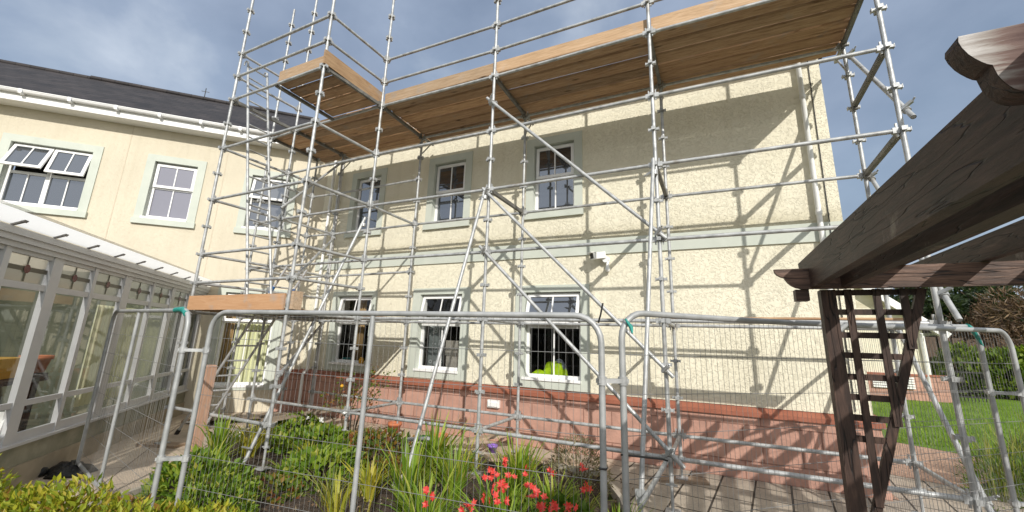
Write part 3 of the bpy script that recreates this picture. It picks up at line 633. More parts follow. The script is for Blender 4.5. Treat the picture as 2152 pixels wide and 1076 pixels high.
def pot(c, r, h, m, name, label, cat='plant pot'):
    b = MB(); b.lathe(c, [(0,0),(r*.7,0),(r*.95,h*.78),(r*1.08,h*.78),(r*1.1,h),(r*.95,h),(r*.9,h*.9),(0,h*.88)], 16); return tag(b.build(name, m), label, cat)
pot(CON.p(3.75,-.55,.05), .2, .32, M['terracotta'], 'plant_pot', 'large terracotta pot on the conservatory floor behind the low pane')
pot(CON.p(3.72,-.62,1.15), .15, .22, M['terracotta'], 'plant_pot', 'terracotta pot raised on a stand inside the conservatory')
b = MB(); b.lathe(CON.p(3.72,-.62,.05), [(0,0),(.16,0),(.03,.05),(.03,1.02),(.15,1.05),(.15,1.09),(0,1.09)], 12); tag(b.build('plant_stand', M['black']), 'slim black plant stand under the raised terracotta pot', 'stand')

# ------------------------------------------------------------------ scaffold
scf = thing('scaffold', 'galvanised steel scaffold with timber decks standing along the cream building', 'scaffolding', (-2.9, 5.24, 0))
zk = lambda k: .565 + .495*k
ST = {'A':(-7.82,3.98),'B':(-5.37,3.95),'A2':(-7.75,5.26),'C':(-5.31,5.22),'D':(-2.917,5.244),'E':(-.466,5.204),'F':(1.973,5.215),'P1':(-8.58,5.30),'A3':(-7.73,6.55),'H':(-8.55,6.5),'Ci':(-5.33,6.5),'Di':(-2.90,6.513),'Ei':(-.446,6.488),'Fi':(2.012,6.517)}
TOP = {'A':18.6,'B':15.4,'A2':18.3,'C':16.3,'D':16.4,'E':14.4,'F':14.4,'P1':17.9,'A3':11.2,'H':11.2,'Ci':10.9,'Di':10.9,'Ei':10.9,'Fi':11.3}
def pressing(b, x, y, z):
    b.tube([(x,y,z-.022),(x,y,z+.022)], .030, 9)
    for dx, dy in ((1,0),(0,1)):
        for s_ in (1,-1):
            p = Vector((x+dx*.028*s_, y+dy*.028*s_, z)); q = Vector((x+dx*.062*s_, y+dy*.062*s_, z)); b.obox(p, q, .042, .03); b.obox(q, q+Vector((dx*s_*.006,dy*s_*.006,0)), .05, .045)
for n_, (x, y) in ST.items():
    b = MB(); ztop = zk(TOP[n_]); b.tube([(x,y,.30),(x,y,ztop)], .0242, 12)
    k = 0
    while zk(k) < ztop-.05:
        pressing(b, x, y, zk(k)); k += 1
    b.build('standard', M['galv'], scf)
    b = MB(); b.tube([(x,y,.045),(x,y,.42)], .017, 8); b.box((x-.075,y-.075,.037),(x+.075,y+.075,.047)); b.box((x-.06,y-.014,.29),(x+.06,y+.014,.305)); b.tube([(x,y,.285),(x,y,.31)], .032, 8); b.build('base_jack', M['galv'], scf)
def pt(n_, k): x, y = ST[n_]; return Vector((x, y, zk(k)))
def member(name, p, q, r=.0242, ends=True):
    b = MB(); d = (q-p).normalized(); b.tube([p+d*.045, q-d*.045], r, 10)
    if ends:
        for e, s_ in ((p, 1), (q, -1)):
            b.obox(e+d*s_*.03, e+d*s_*.085, .05, .062); b.obox(e+d*s_*.036, e+d*s_*.052, .022, .15, off=(0,0,.01))
    return b.build(name, M['galv'], scf)
LED = [('A','B',(0,4,5,7,9,11,12,13)), ('C','D',(0,3,5,7,9,11,12,13)), ('D','E',(0,3,5,7,9,11,12,13)), ('E','F',(0,3,5,7,9,11,12,13)),
       ('Ci','Di',(0,3,7,10.93)), ('Di','Ei',(0,3,7,10.93)), ('Ei','Fi',(0,3,7,10.93)), ('A2','C',(0,3,5,7,9,11)), ('A3','Ci',(0,7,10.6)), ('P1','A2',(3,5,7,9,11)), ('H','A3',(3,5,7,9)), ('A3','Ci',(3,5,9))]
for a, c, ks in LED:
    for k in ks: member('ledger', pt(a,k), pt(c,k))
TRN = [('A','A2',(3,4,5,7,9,11,12,13)), ('B','C',(3,4,5,7,9,11,12,13)), ('A2','A3',(3,4,5,7,9,11)), ('C','Ci',(0,3,7,11)), ('D','Di',(0,3,7,11)), ('E','Ei',(0,3,7,11)), ('F','Fi',(0,3,7,9,11)), ('P1','H',(3,5,7,9,11))]
for a, c, ks in TRN:
    for k in ks:
        p, q = pt(a,k), pt(c,min(k,10.95) if c in ('Ci','Di','Ei') else k)
        if k == 11 or (a in 'DEF' and k in (7, 9)):
            b = MB(); d = (q-p).normalized(); b.obox(p+d*.04, q-d*.04, .05, .055); b.obox(p+d*.04, p+d*.09, .056, .12); b.obox(q-d*.09, q-d*.04, .056, .12); b.build('transom', M['galvshade'], scf)
        else: member('transom', p, q)
b = MB(); b.obox((-6.58,3.98,6.0),(-6.58,5.22,6.0), .05, .05); b.build('transom', M['galvshade'], scf)
for n_ in ('A3','Ci','Di','Ei','Fi'):   # brackets that carry the inside board
    x, y = ST[n_]; b = MB(); b.obox((x,y+.03,6.0),(x,6.9,6.0), .04, .045); b.tube([(x,y+.03,5.62),(x,6.82,5.98)], .014, 7); b.build('hop_up_bracket', M['galv'], scf)
def coupler(p, ax=(0,0,1)):
    b = MB(); p = Vector(p); a = Vector(ax).normalized(); b.tube([p-a*.028, p+a*.028], .038, 10); s_ = a.cross(Vector((.6,.8,.1))).normalized(); t_ = a.cross(s_)
    b.obox(p-s_*.03+t_*.035, p+s_*.09+t_*.035, .035, .03); b.tube([p+s_*.06+t_*.02, p+s_*.125+t_*.05], .009, 6); b.build('coupler', M['galv'], scf)
def brace(p, q, name='brace', e0=.12, e1=.12, cpl=True):
    p, q = Vector(p), Vector(q); d = (q-p).normalized(); b = MB(); a, c = p-d*e0, q+d*e1; b.tube([a, c], .0242, 10, cap=False)
    b.tube([a+d*.004, c-d*.004], .020, 10); b.build(name, M['galv'], scf)
    if cpl: coupler(p, d); coupler(q, d)
off = Vector((0,-.06,0))
brace(pt('D',10)+off, pt('E',5.15)+off); brace(pt('D',6.85)+off, pt('E',1.9)+off); brace(pt('D',5)+off, pt('E',.15)+off, e1=.2)
ox = Vector((.06,0,0))
brace(pt('Fi',10.6)+ox, pt('F',7.45)+ox, e1=.2); brace(pt('Fi',6.9)+ox, pt('F',3.55)+ox, e1=.32); brace(pt('Fi',3.0)+ox, pt('F',.0)+ox, e1=.3)
brace(pt('A2',7.6)+ox, pt('A3',10.7)+ox); brace(pt('B',4)+ox, pt('A3',6.8)+ox); brace(pt('B',1.35)+ox, pt('A3',2.9)+ox)
brace((-5.36,5.14,3.70), (-5.67,3.88,.06), 'raker', .1, 0, False); coupler((-5.36,5.16,3.66), (0,.1,1))
brace((-2.97,5.17,3.92), (-3.13,3.96,.05), 'raker', .1, 0, False); coupler((-2.95,5.18,3.88), (0,.1,1))
brace((-.49,5.13,4.0), (-.66,4.12,.04), 'raker', .1, 0, False); coupler((-.48,5.15,3.9), (0,.1,1))
for (x, y) in ((-3.13,3.96),(-5.67,3.88),(-.66,4.12)):
    b = MB(); b.box((x-.07,y-.07,.01),(x+.07,y+.07,.022)); b.box((x-.08,y-.012,.26),(x+.08,y+.012,.275)); b.build('base_jack', M['galv'], scf)
brace((-.5,5.1,.55), (-.60,4.05,.46), 'tie', .02, .1, False); coupler((-.64,4.22,.47), (0,1,0))
brace((-3.05,4.30,.62), (-3.55,4.55,.50), 'tie', .0, 0, False); b = MB(); b.tube([(-3.55,4.55,.5),(-3.58,4.56,.2)], .02, 8); b.build('tie', M['galv'], scf)
# decks
gap = .018
def boards(x0, x1, y0, y1, n_, z, m, nm='deck_board'):
    w_ = (y1-y0)/n_
    for i in range(n_):
        b = MB(); a = y0+i*w_+gap/2; c = y0+(i+1)*w_-gap/2; dz = random.choice((-.006,.0,.006))+random.uniform(-.002,.002); xa, xb = x0+random.uniform(0,.01), x1-random.uniform(0,.01); e_ = .020
        b.prism([(xa,a+e_,z+dz),(xa,c-e_,z+dz),(xa,c,z+dz+e_),(xa,c,z+dz+.038),(xa,a,z+dz+.038),(xa,a,z+dz+e_)], (xb-xa,0,0))
        if x1-x0 > .5:
            b.box((x0-.002,a-.002,z+dz+.016),(x0+.025,c+.002,z+.041+dz))
        b.build(nm, m, scf)
ZD = zk(11)+.028
for x0, x1 in ((-8.62,-7.76),(-7.74,-5.33),(-5.31,-2.92),(-2.91,-.47),(-.46,2.0)):
    boards(x0+.005, x1-.005, 5.23, 6.49, 5, ZD, M['deck']); 
    boards(x0+.005, x1-.005, 6.492, 6.79, 1, ZD, M['deck'])
boards(-6.56, -5.34, 3.97, 5.20, 5, ZD, M['deck'])
boards(-7.74, -5.36, 3.99, 5.20, 5, zk(3)+.03, M['deck']); boards(-7.72, -5.36, 5.26, 6.4, 4, zk(3)+.03, M['deck'])
boards(-.44, 1.95, 5.50, 5.72, 1, zk(3)+.03, M['deck'])
def toe(p, q, z0, z1, m, th=.036):
    b = MB(); b.obox((*p,(z0+z1)/2),(*q,(z0+z1)/2), th, z1-z0); b.build('toe_board', m, scf)
for x0, x1 in ((-5.30,-2.95),(-2.90,-.48),(-.44,1.99)): toe((x0,5.285),(x1,5.285), ZD+.04, ZD+.255, M['toe'])
toe((-6.58,4.02),(-5.40,4.02), ZD+.04, ZD+.25, M['toe']); toe((-5.335,3.9),(-5.335,5.24), ZD+.0, ZD+.25, M['deck_y'])
toe((1.93,5.3),(1.93,6.4), ZD+.04, ZD+.25, M['deck_y'])
toe((-7.78,3.93),(-5.42,3.93), zk(3)+.04, zk(3)+.27, M['orange_toe'], .03)
b = MB(); b.box((-5.36,3.97,2.1),(-5.30,4.12,2.36)); b.build('toe_board', M['greywood'], scf)
# sole boards and loose timber under the jacks (lie on the ground, things of their own)
for (x, y), lab in (((-2.917,5.244),'short pale sole board under the jack in the flower bed'),((-7.82,3.98),'sole board under the jack beside the conservatory'),((-.446,6.488),'sole board under the jack beside the pink base'),((-8.55,6.5),'sole board under the jack by the tall curtained window')):
    b = MB(); b.obox((x-.3,y-.12,.016),(x+.3,y+.1,.016), .22, .038); tag(b.build('sole_board', M['greywood']), lab, 'board', 'sole boards under the scaffold')

# ladders
def ladder(name_lab, a0, a1, wdir, n_r, mt, wid=.4, caps=None, hooks=False):
    a0, a1 = Vector(a0), Vector(a1); w_ = Vector(wdir).normalized()*wid; d = (a1-a0).normalized(); ln = (a1-a0).length
    t_ = thing('ladder', name_lab, 'ladder', a0)
    for o in (Vector((0,0,0)), w_):
        b = MB(); b.tube([a0+o, a1+o], .023, 8)
        if hooks:
            c = a1+o; h = d.cross(w_).normalized(); 
            if h.z < 0 or True: b.tube([c, c+d*.05+h*.04, c+d*.04+h*.09, c-d*.02+h*.11], .014, 6)
        s_ = b.build('stile', mt, t_)
        if caps: b = MB(); b.tube([a0+o+d*(ln-.55), a0+o+d*(ln-.42)], .03, 8); b.build('clip', caps, s_); b = MB(); b.tube([a0+o-d*.05, a0+o+d*.05], .034, 8); b.build('foot', M['black'], s_)
    for i in range(n_r):
        p = a0 + d*(ln*(i+.6)/n_r); b = MB(); b.tube([p, p+w_], .016, 7); b.build('rung', mt, t_)
ladder('upper steel ladder hooked over the rail in the hatch beside the decking', (-6.45,4.07,2.1), (-7.93,4.17,7.0), (0,1,0), 18, M['galv'], .40, hooks=True)
ladder('lower ladder with blue clips leaning up to the low platform', (-8.45,4.5,.03), (-6.9,4.95,2.95), (.15,1,0), 11, M['alu'], .38, caps=M['blue'])

# ------------------------------------------------------------------ temporary fence
def fence(label, p, q, zt0, zt1, z0=.12, group='temporary fence panels', sag=0., mids=(.5,), wires=True, rad=.17, wl=.24):
    p, q = Vector((*p,0)), Vector((*q,0)); d = (q-p).normalized(); ln = (q-p).length; t_ = thing('mesh_fence', label, 'fence panel', p, group)
    def at(s_, z): return p + d*s_ + Vector((0,0,z))
    zt = lambda s_: zt0+(zt1-zt0)*s_/ln - sag*math.sin(math.pi*s_/ln)
    path = [at(0,z0), at(0,zt0-rad)]
    for k in range(1,6): a = math.pi/2*k/6; path.append(at(rad*(1-math.cos(a)), zt0-rad+rad*math.sin(a)))
    for k in range(0,9): s_ = rad+(ln-2*rad)*k/8; path.append(at(s_, zt(s_)))
    for k in range(1,6): a = math.pi/2*k/6; path.append(at(ln-rad+rad*math.sin(a), zt1-rad+rad*math.cos(a)))
    path += [at(ln,zt1-rad), at(ln,z0)]
    b = MB(); b.tube(path, .0205, 10); b.tube([at(0,z0+.02), at(ln,z0+.02)], .0185, 8); b.build('frame', M['fencesteel'], t_)
    for m_ in mids: b = MB(); b.tube([at(ln*m_,z0+.03), at(ln*m_,zt(ln*m_)-.02)], .019, 10); b.build('upright', M['fencesteel'], t_)
    b = MB(); s_ = .06
    while s_ < ln-.05:
        top = zt(s_) - (rad-math.sqrt(max(0, rad**2-(rad-s_)**2)) if s_ < rad else 0) - (rad-math.sqrt(max(0, rad**2-(s_-ln+rad)**2)) if s_ > ln-rad else 0)
        b.tube([at(s_,z0+.02), at(s_+.004,(z0+top)/2)+d.cross(Vector((0,0,1)))*random.uniform(-.006,.006), at(s_,top)], .0011, 4, cap=False); s_ += .046
    z = z0+.15
    while z < min(zt0,zt1)-.1: b.tube([at(0,z)+Vector((0,0,0)), at(ln*.5,z+random.uniform(-.01,.01)), at(ln,z)], .0021, 4, cap=False); z += wl
    b.build('mesh_infill', M['wire'], t_)
    return t_
fence('middle wire mesh fence panel across the flower bed', (-4.05,2.26), (-.61,2.63), 1.94, 1.945)
fence('right wire mesh fence panel running behind the dark pergola post', (-.50,2.72), (2.28,5.38), 1.975, 2.035, sag=.03, mids=())
fence('far right wire mesh fence panel with its corner beside the lawn', (.84,3.80), (2.49,5.40), 1.96, 2.0, mids=())
fence('left wire mesh fence panel standing beside the conservatory', (-7.2,2.78), (-4.2,2.15), 1.985, 1.945, z0=.10, mids=(.42,))
def clamp(p, q, label):
    b = MB(); p, q = Vector(p), Vector(q); d = (q-p).normalized(); b.obox(p-d*.03, q+d*.03, .045, .026); b.tube([p-Vector((0,0,.025)), p+Vector((0,0,.025))], .03, 8); b.tube([q-Vector((0,0,.025)), q+Vector((0,0,.025))], .03, 8); b.tube([(p+q)/2, (p+q)/2+d.cross(Vector((0,0,1)))*-.06], .011, 6)
    tag(b.build('fence_clamp', M['galv']), label, 'clamp', 'clamps joining the fence panels')
clamp((-.61,2.63,1.55),(-.50,2.72,1.55), 'steel clamp joining the middle and right fence panels')
clamp((-4.2,2.15,1.60),(-4.05,2.26,1.60), 'upper steel clamp joining the left and middle fence panels')
clamp((-4.2,2.15,.72),(-4.05,2.26,.72), 'lower steel clamp joining the left and middle fence panels')
clamp((2.28,5.38,1.45),(2.49,5.40,1.45), 'upper steel clamp joining the two right hand fence panels')
clamp((2.28,5.38,.55),(2.49,5.40,.55), 'lower steel clamp joining the two right hand fence panels')
def tape(pts, r, label):
    b = MB(); b.tube(pts, r, 7); tag(b.build('green_tape', M['tape']), label, 'tape', 'green tape on the fence')
tape([(-4.62,2.235,1.955),(-4.45,2.2,1.958),(-4.36,2.185,1.94),(-4.28,2.16,1.915)], .027, 'green tape wound along the top rail of the left fence panel')
tape([(-.47,2.70,1.93),(-.44,2.72,1.88),(-.43,2.70,1.84)], [.006,.014,.005], 'green tape tied at the corner of the right fence panel')
tape([(2.16,5.25,2.03),(2.22,5.31,2.0),(2.29,5.37,1.86)], [.026,.022,.009], 'green tape tied at the fence corner beside the lawn')
for pts, lab in ((((-.63,2.61,1.06),(-.59,2.61,1.06),(-.59,2.65,1.06),(-.63,2.65,1.06),(-.63,2.61,1.06)), 'black cable tie round the middle fence upright'),
                 (((-.52,2.70,1.13),(-.30,2.86,1.10),(-.27,2.84,1.10)), 'black cable tie tail crossing the right fence upright'),
                 (((-.62,2.6,1.9),(-.60,2.58,1.95),(-.585,2.58,2.02)), 'black cable tie with a raised tail on the fence corner')):
    b = MB(); b.tube(pts, .006, 5); tag(b.build('cable_tie', M['darkmetal']), lab, 'cable tie', 'black cable ties on the fence')

# ------------------------------------------------------------------ pergola
pg = thing('pergola', 'dark brown stained timber pergola with scrolled beam ends', 'pergola', (.70,3.3,0))
b = MB(); b.box((.685,3.28,-.02),(.765,3.37,2.16)); b.build('post', M['stain_z'], pg)
for x, y in ((3.6,3.3),(.70,-1.6),(3.6,-1.6)): b = MB(); b.box((x,y,-.02),(x+.085,y+.085,2.16)); b.build('post', M['stain_z'], pg)
def scroll_x(y0, y1, x0, x1, zb, zt, m, tipw=.17):
    """beam along X whose left end is cut to a scroll"""
    h = zt-zb; poly = [(x1,y0,zt),(x0,y0,zt)] + [(x0+tipw*a, y0, zb+h*c) for a, c in ((.02,.86),(.10,.72),(.24,.62),(.36,.57),(.40,.48),(.48,.32),(.60,.18),(.76,.07),(1.,0.))] + [(x1,y0,zb)]
    b = MB(); b.prism(poly, (0,y1-y0,0)); return b
scroll_x(3.245,3.285,.435,4.2,2.165,2.30,M['stain_w'],.15).build('cross_beam', M['stain_w'], pg)
b = MB(); b.box((.545,3.262,2.09),(.62,3.35,2.163)); b.build('bracket_block', M['stain_x'], pg)
b = MB(); b.box((.40,-1.6,2.165),(4.2,-1.55,2.30)); b.build('cross_beam', M['stain_x'], pg)
b = MB(); b.prism([(.63,-2.2,2.195),(.63,3.26,2.175),(.63,3.50,2.20),(.63,3.56,2.385),(.63,-2.2,2.40)], (.05,0,0)); b.build('side_beam', M['stain_y'], pg)
b = MB(); b.prism([(.79,-2.2,2.195),(.79,3.24,2.175),(.79,3.24,2.385),(.79,-2.2,2.40)], (.05,0,0)); b.build('side_beam', M['stain_y'], pg)
for i in range(9):
    x = 1.08+.37*i; b = MB(); b.prism([(x,-2.2,2.305),(x,4.5,2.305),(x,4.62,2.36),(x,4.62,2.44),(x,-2.2,2.44)], (.05,0,0)); b.build('rafter', M['stain_y'], pg)
# scrolled top rail right above the viewer
def top_scroll():
    y0, y1 = 1.0, 1.052
    fx = [(.488,2.392),(.486,2.380),(.489,2.366),(.496,2.349),(.503,2.338),(.511,2.328),(.518,2.321),(.524,2.318),(.526,2.305),(.528,2.293),(.532,2.282),(.537,2.272),(.543,2.263),(.550,2.257),(.560,2.252),(.60,2.25)]
    poly = [(1.9,y0,2.392)] + [(x,y0,z) for x, z in fx] + [(1.9,y0,2.25)]
    b = MB(); b.prism(poly, (0,y1-y0,0)); tr_ = b.build('top_rail', M['stain_x'], pg)
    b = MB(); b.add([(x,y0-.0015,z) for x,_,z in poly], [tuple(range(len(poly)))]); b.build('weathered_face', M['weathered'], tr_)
top_scroll()
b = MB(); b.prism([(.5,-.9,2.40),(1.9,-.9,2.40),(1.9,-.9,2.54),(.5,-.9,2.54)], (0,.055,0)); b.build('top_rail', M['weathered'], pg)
# fan trellis bracket between post and cross beam
b = MB(); yt = 3.31
for x, zb in ((.835,.90),(.98,1.35),(1.11,1.80)): b.box((x-.019,yt,zb),(x+.019,yt+.018,2.165))
for z in (2.145,2.02,1.875,1.75,1.62,1.50,1.38,1.26):
    xr = .80+(z-.80)/(2.165-.80)*.40; b.box((.765,yt+.019,z-.018),(xr,yt+.035,z+.018))
b.obox((1.205,yt+.028,2.165),(.80,yt+.028,.80), .045, .030, (0,1,0)); b.build('trellis', M['stain_z'], pg)

# ------------------------------------------------------------------ plants
rnd = random.Random(11)
def rdir(r_): 
    z = r_.uniform(-1,1); a = r_.uniform(0,2*math.pi); s_ = math.sqrt(1-z*z); return Vector((s_*math.cos(a), s_*math.sin(a), z))
def add_leaf(b, c, d, nrm, ln, wd):
    side = d.cross(nrm)
    if side.length < 1e-3: side = d.cross(Vector((1,.3,.2)))
    side = side.normalized()*wd/2; up_ = side.cross(d).normalized()*wd*.18
    b.add([c, c+d*ln*.45+side+up_, c+d*ln, c+d*ln*.45-side+up_], [(0,1,2,3)])
def leaf_mass(b, c, rad, n, size, r_, dome=True, asp=.5, up_bias=.5, lumps=7):
    c = Vector(c); cl = [(rdir(r_), r_.uniform(.25,.5)) for _ in range(lumps)]
    for _ in range(n):
        q = rdir(r_)
        if dome and q.z < -.1: q.z = abs(q.z)
        k = r_.uniform(.55,1.)**.5
        bump_ = 1 + sum(a*max(0, q.dot(dv))**4 for dv, a in cl)*.5 - .18
        p = c + Vector((q.x*rad[0], q.y*rad[1], q.z*rad[2]))*k*bump_
        d = (q + rdir(r_)*.9 + Vector((0,0,up_bias*.6))).normalized(); s_ = size*r_.uniform(.6,1.25)
        add_leaf(b, p, d, (q+rdir(r_)*.7).normalized(), s_, s_*asp)
def blades(b, c, n, h, spread, r_, wd=.022, lean=(0,0)):
    c = Vector(c)
    for _ in range(n):
        a = r_.uniform(0,6.28); o = Vector((math.cos(a),math.sin(a),0))*r_.uniform(0,.09*spread/.3); hh = h*r_.uniform(.55,1.1); out = spread*r_.uniform(.2,1.15)
        dirv = Vector((math.cos(a)+lean[0], math.sin(a)+lean[1], 0)); side = Vector((-math.sin(a+r_.uniform(-.8,.8)), math.cos(a), 0)).normalized()*wd*r_.uniform(.6,1.2)/2
        vs = []; drop = r_.uniform(.0,.35)
        for k in range(5):
            t = k/4; p = c+o+dirv*out*t**1.7+Vector((0,0,hh*(t - drop*t**3))); wk = (1-.15*t) if k < 4 else .08
            if k == 0: wk = .6
            vs += [p-side*wk, p+side*wk]
        b.add(vs, [(2*k,2*k+1,2*k+3,2*k+2) for k in range(4)], True)
def shrub(name, label, c, rad, n, size, m, cat='shrub', seed=1, asp=.5, stems=True, group=None, lumps=7, up_bias=.5):
    r_ = random.Random(seed); t_ = thing(name, label, cat, (c[0],c[1],0), group)
    b = MB(); leaf_mass(b, c, rad, n, size, r_, asp=asp, lumps=lumps, up_bias=up_bias); b.build('foliage', m, t_)
    if stems:
        b = MB()
        for _ in range(9):
            q = rdir(r_); b.tube([(c[0]+q.x*.05,c[1]+q.y*.05,-.02), (c[0]+q.x*rad[0]*.4,c[1]+q.y*rad[1]*.4,c[2]+rad[2]*.3), (c[0]+q.x*rad[0]*.8,c[1]+q.y*rad[1]*.8,c[2]+abs(q.z)*rad[2]*.8)], [.008,.006,.003], 5)
        b.build('stems', M['stem'], t_)
    return t_
def clump(label, c, n, h, spread, m, seed, wd=.022, lean=(0,0), cat='plant', group=None, name='strap_leaf_plant'):
    r_ = random.Random(seed); b = MB(); blades(b, c, n, h, spread, r_, wd, lean); return tag(b.build(name, m), label, cat, group)
# yellow-green hedge at the lower left corner
hl = thing('low_hedge', 'yellow green leafy hedge in the lower left corner by the path', 'hedge', (-4.1,1.5,0))
r_ = random.Random(5); b = MB()
for k in range(9):
    cxh = -5.15+.27*k; leaf_mass(b, (cxh, 1.30+.105*k+r_.uniform(-.06,.06), .12), (.36,.36,.60+r_.uniform(-.03,.05)-.022*k), 1000, .062, r_, asp=.42)
b.build('foliage', M['hedge_y'], hl)
b = MB()
for k in range(9):
    for _ in range(4): x = -5.15+.27*k; b.tube([(x,1.3+.105*k,-.02),(x+r_.uniform(-.2,.2),1.3+.105*k+r_.uniform(-.2,.2),.4)], [.01,.004], 5)
b.build('stems', M['stem'], hl)
shrub('leafy_plant', 'bright green leafy mound beside the left fence uprights', (-5.15,3.05,.0), (.60,.50,.40), 1000, .09, M['leaf_g'], 'plant', 21, .55)
shrub('leafy_plant', 'low green mound in front of the soil at the fence foot', (-4.35,2.75,.0), (.48,.4,.34), 1600, .06, M['leaf_g'], 'plant', 22, .5)
shrub('leafy_plant', 'broad dark green leafy mass in the middle of the flower bed', (-5.75,5.05,.0), (.85,.62,.33), 1300, .10, M['leaf_g'], 'plant', 23, .6)
shrub('leafy_plant', 'green leafy patch behind the white raker pole', (-6.7,5.55,.0), (.62,.4,.32), 1000, .085, M['leaf_g'], 'plant', 24, .6)
shrub('leafy_plant', 'dense green foliage left of the centre fence upright', (-4.55,4.15,.0), (.60,.55,.38), 900, .10, M['leaf_g'], 'plant', 25, .6)
shrub('leafy_plant', 'red and yellow tinted leaves under the rose stems', (-4.7,5.2,.0), (.72,.45,.30), 950, .085, M['leaf_mix'], 'plant', 26, .6)
shrub('leafy_plant', 'sparse autumn tinted leaves on the bare soil', (-4.6,3.55,.0), (.55,.35,.16), 420, .07, M['leaf_mix'], 'plant', 27, .6, stems=False)
shrub('leafy_plant', 'reddish low foliage beside the fence centre upright', (-3.75,4.75,.0), (.5,.45,.28), 900, .07, M['leaf_mix'], 'plant', 28, .55)
shrub('dry_shrub', 'dry grey twiggy shrub near the right end of the flower bed', (-1.55,5.35,.1), (.45,.42,.55), 1500, .05, M['grey_leaf'], 'shrub', 29, .3)
shrub('leafy_plant', 'dark green broad leaved plant beside the right fence corner', (-1.15,3.75,.0), (.36,.36,.42), 800, .11, M['leaf_d'], 'plant', 30, .5)
clump('tall green strap leaves beside the left raker pole', (-6.05,3.75,0), 60, .75, .30, M['blade_g'], 41, .03)
clump('yellow green strap leaves behind the left raker pole', (-6.15,4.25,0), 60, .52, .38, M['blade_y'], 42, .026)
clump('fan of tall green blades left of the sole board', (-3.25,4.75,0), 80, .85, .34, M['blade_g'], 43, .032, (.45,.0))
clump('green blades in front of the second raker foot', (-2.95,3.85,0), 90, .80, .34, M['blade_g'], 44, .026)
clump('yellowing blades beside the fence centre upright', (-3.25,3.2,0), 26, .62, .22, M['blade_y'], 45, .026)
clump('dense green blades left of the red flowers', (-2.35,3.35,0), 120, .62, .40, M['blade_g'], 46, .02)
clump('green blades among the red flowers', (-1.65,3.55,0), 150, .56, .42, M['blade_g'], 47, .018)
clump('long green blades behind the red flowers', (-2.05,4.65,0), 90, .78, .38, M['blade_g'], 48, .026)
clump('short yellow blades by the paving behind the red flowers', (-2.5,5.6,0), 80, .42, .32, M['blade_y'], 49, .022)
clump('bright yellow blades at the foot of the right fence corner', (-.92,3.25,0), 50, .55, .26, M['blade_y'], 50, .022)
clump('thin green blades beside the patio edge', (-.78,3.9,0), 60, .62, .22, M['blade_g'], 51, .016)
clump('two broad yellow blades leaning by the fence centre upright', (-2.75,2.95,0), 7, .72, .20, M['blade_y'], 52, .034)
clump('green blades in the near middle of the bed', (-1.25,2.95,0), 80, .50, .30, M['blade_g'], 53, .018)
r_ = random.Random(77)
for i, (x, y, h, m_, lab) in enumerate(((-5.2,4.5,.34,'blade_y','straggly yellow stalks over the green mass left of the fence centre upright'),(-3.75,3.6,.42,'grass_y','dry straw coloured stalks on the bare soil'),(-4.9,3.95,.30,'blade_g','thin green shoots at the edge of the bare soil'),(-3.0,5.35,.36,'blade_y','yellow shoots beside the green bowl'),(-1.3,4.6,.45,'grass_y','dry pale stalks before the grey twiggy shrub'),(-6.9,4.85,.34,'blade_y','yellow tuft by the path behind the timber post'),(-2.2,5.15,.38,'blade_y','yellow green tuft behind the tall blades'))):
    clump(lab, (x,y,0), 46, h, .34, M[m_], 200+i, .014)
b = MB(); r_ = random.Random(83)
for _ in range(1500):
    x, y = r_.uniform(-5.2,-.8), r_.uniform(2.6,5.9)
    if x < -5 and y < 3: continue
    add_leaf(b, Vector((x,y,.035+r_.uniform(0,.03))), (rdir(r_)+Vector((0,0,.1))).normalized(), Vector((r_.uniform(-.4,.4),r_.uniform(-.4,.4),1)).normalized(), r_.uniform(.02,.07), r_.uniform(.012,.03))
tag(b.build('leaf_litter', M['litter']), 'dead leaves and crumbs scattered over the bare soil', 'litter', kind='stuff')
for i, (x, y, h, m_, lab) in enumerate(((-2.7,4.35,.72,'blade_g','upright bright green blades between the two tall clumps'),(-1.95,3.95,.58,'blade_g','bright green blades just behind the red flowers'),(-3.55,3.95,.46,'blade_y','yellow green blades before the short metal tie'),(-2.0,3.0,.46,'blade_g','low green blades in front of the leftmost red flowers'),(-1.5,4.3,.52,'blade_g','green blades before the dry grey shrub'),(-5.55,3.3,.52,'blade_g','green shoots in the leafy mound near the left fence uprights'))):
    clump(lab, (x,y,0), 75, h, .36, M[m_], 300+i, .022)
# red flowers
def flower(c, base, seed):
    r_ = random.Random(seed); c = Vector(c); t_ = thing('red_flower', 'coral red star flower head rising from the green blades by the fence', 'flower', base, 'coral red flowers in the bed')
    b = MB(); b.tube([base, (Vector(base)+c)/2+Vector((.02,.01,.03)), c], .004, 5); b.build('stem', M['leaf_g'], t_)
    b = MB()
    for f in range(r_.randint(3,5)):
        cc_ = c+Vector((r_.uniform(-.045,.045), r_.uniform(-.045,.045), r_.uniform(-.07,.05))); ax = (rdir(r_)+Vector((.35,-.8,.5))).normalized(); a0 = ax.cross(Vector((.3,.2,1))).normalized(); a1 = ax.cross(a0)
        for k in range(6):
            an = k*math.pi/3+r_.random()*.2; d = (a0*math.cos(an)+a1*math.sin(an)+ax*.45).normalized(); add_leaf(b, cc_, d, ax, .036*r_.uniform(.85,1.15), .022)
    b.build('petals', M['petal'], t_)
FL = [(-1.38,3.97,.60),(-1.42,3.44,.60),(-1.46,3.07,.60),(-2.01,2.91,.58),(-1.04,3.8,.6),(-1.89,3.66,.56),(-.99,3.24,.6),(-1.23,3.26,.6),(-1.62,3.5,.63),(-1.72,3.30,.56),(-1.80,3.18,.52),(-1.30,3.36,.55),(-1.92,3.98,.60),(-1.70,4.05,.58),(-1.15,4.05,.62),(-1.58,3.26,.63),(-1.75,2.95,.5),(-.86,3.1,.52),(-1.10,3.05,.62),(-1.66,3.38,.66)]
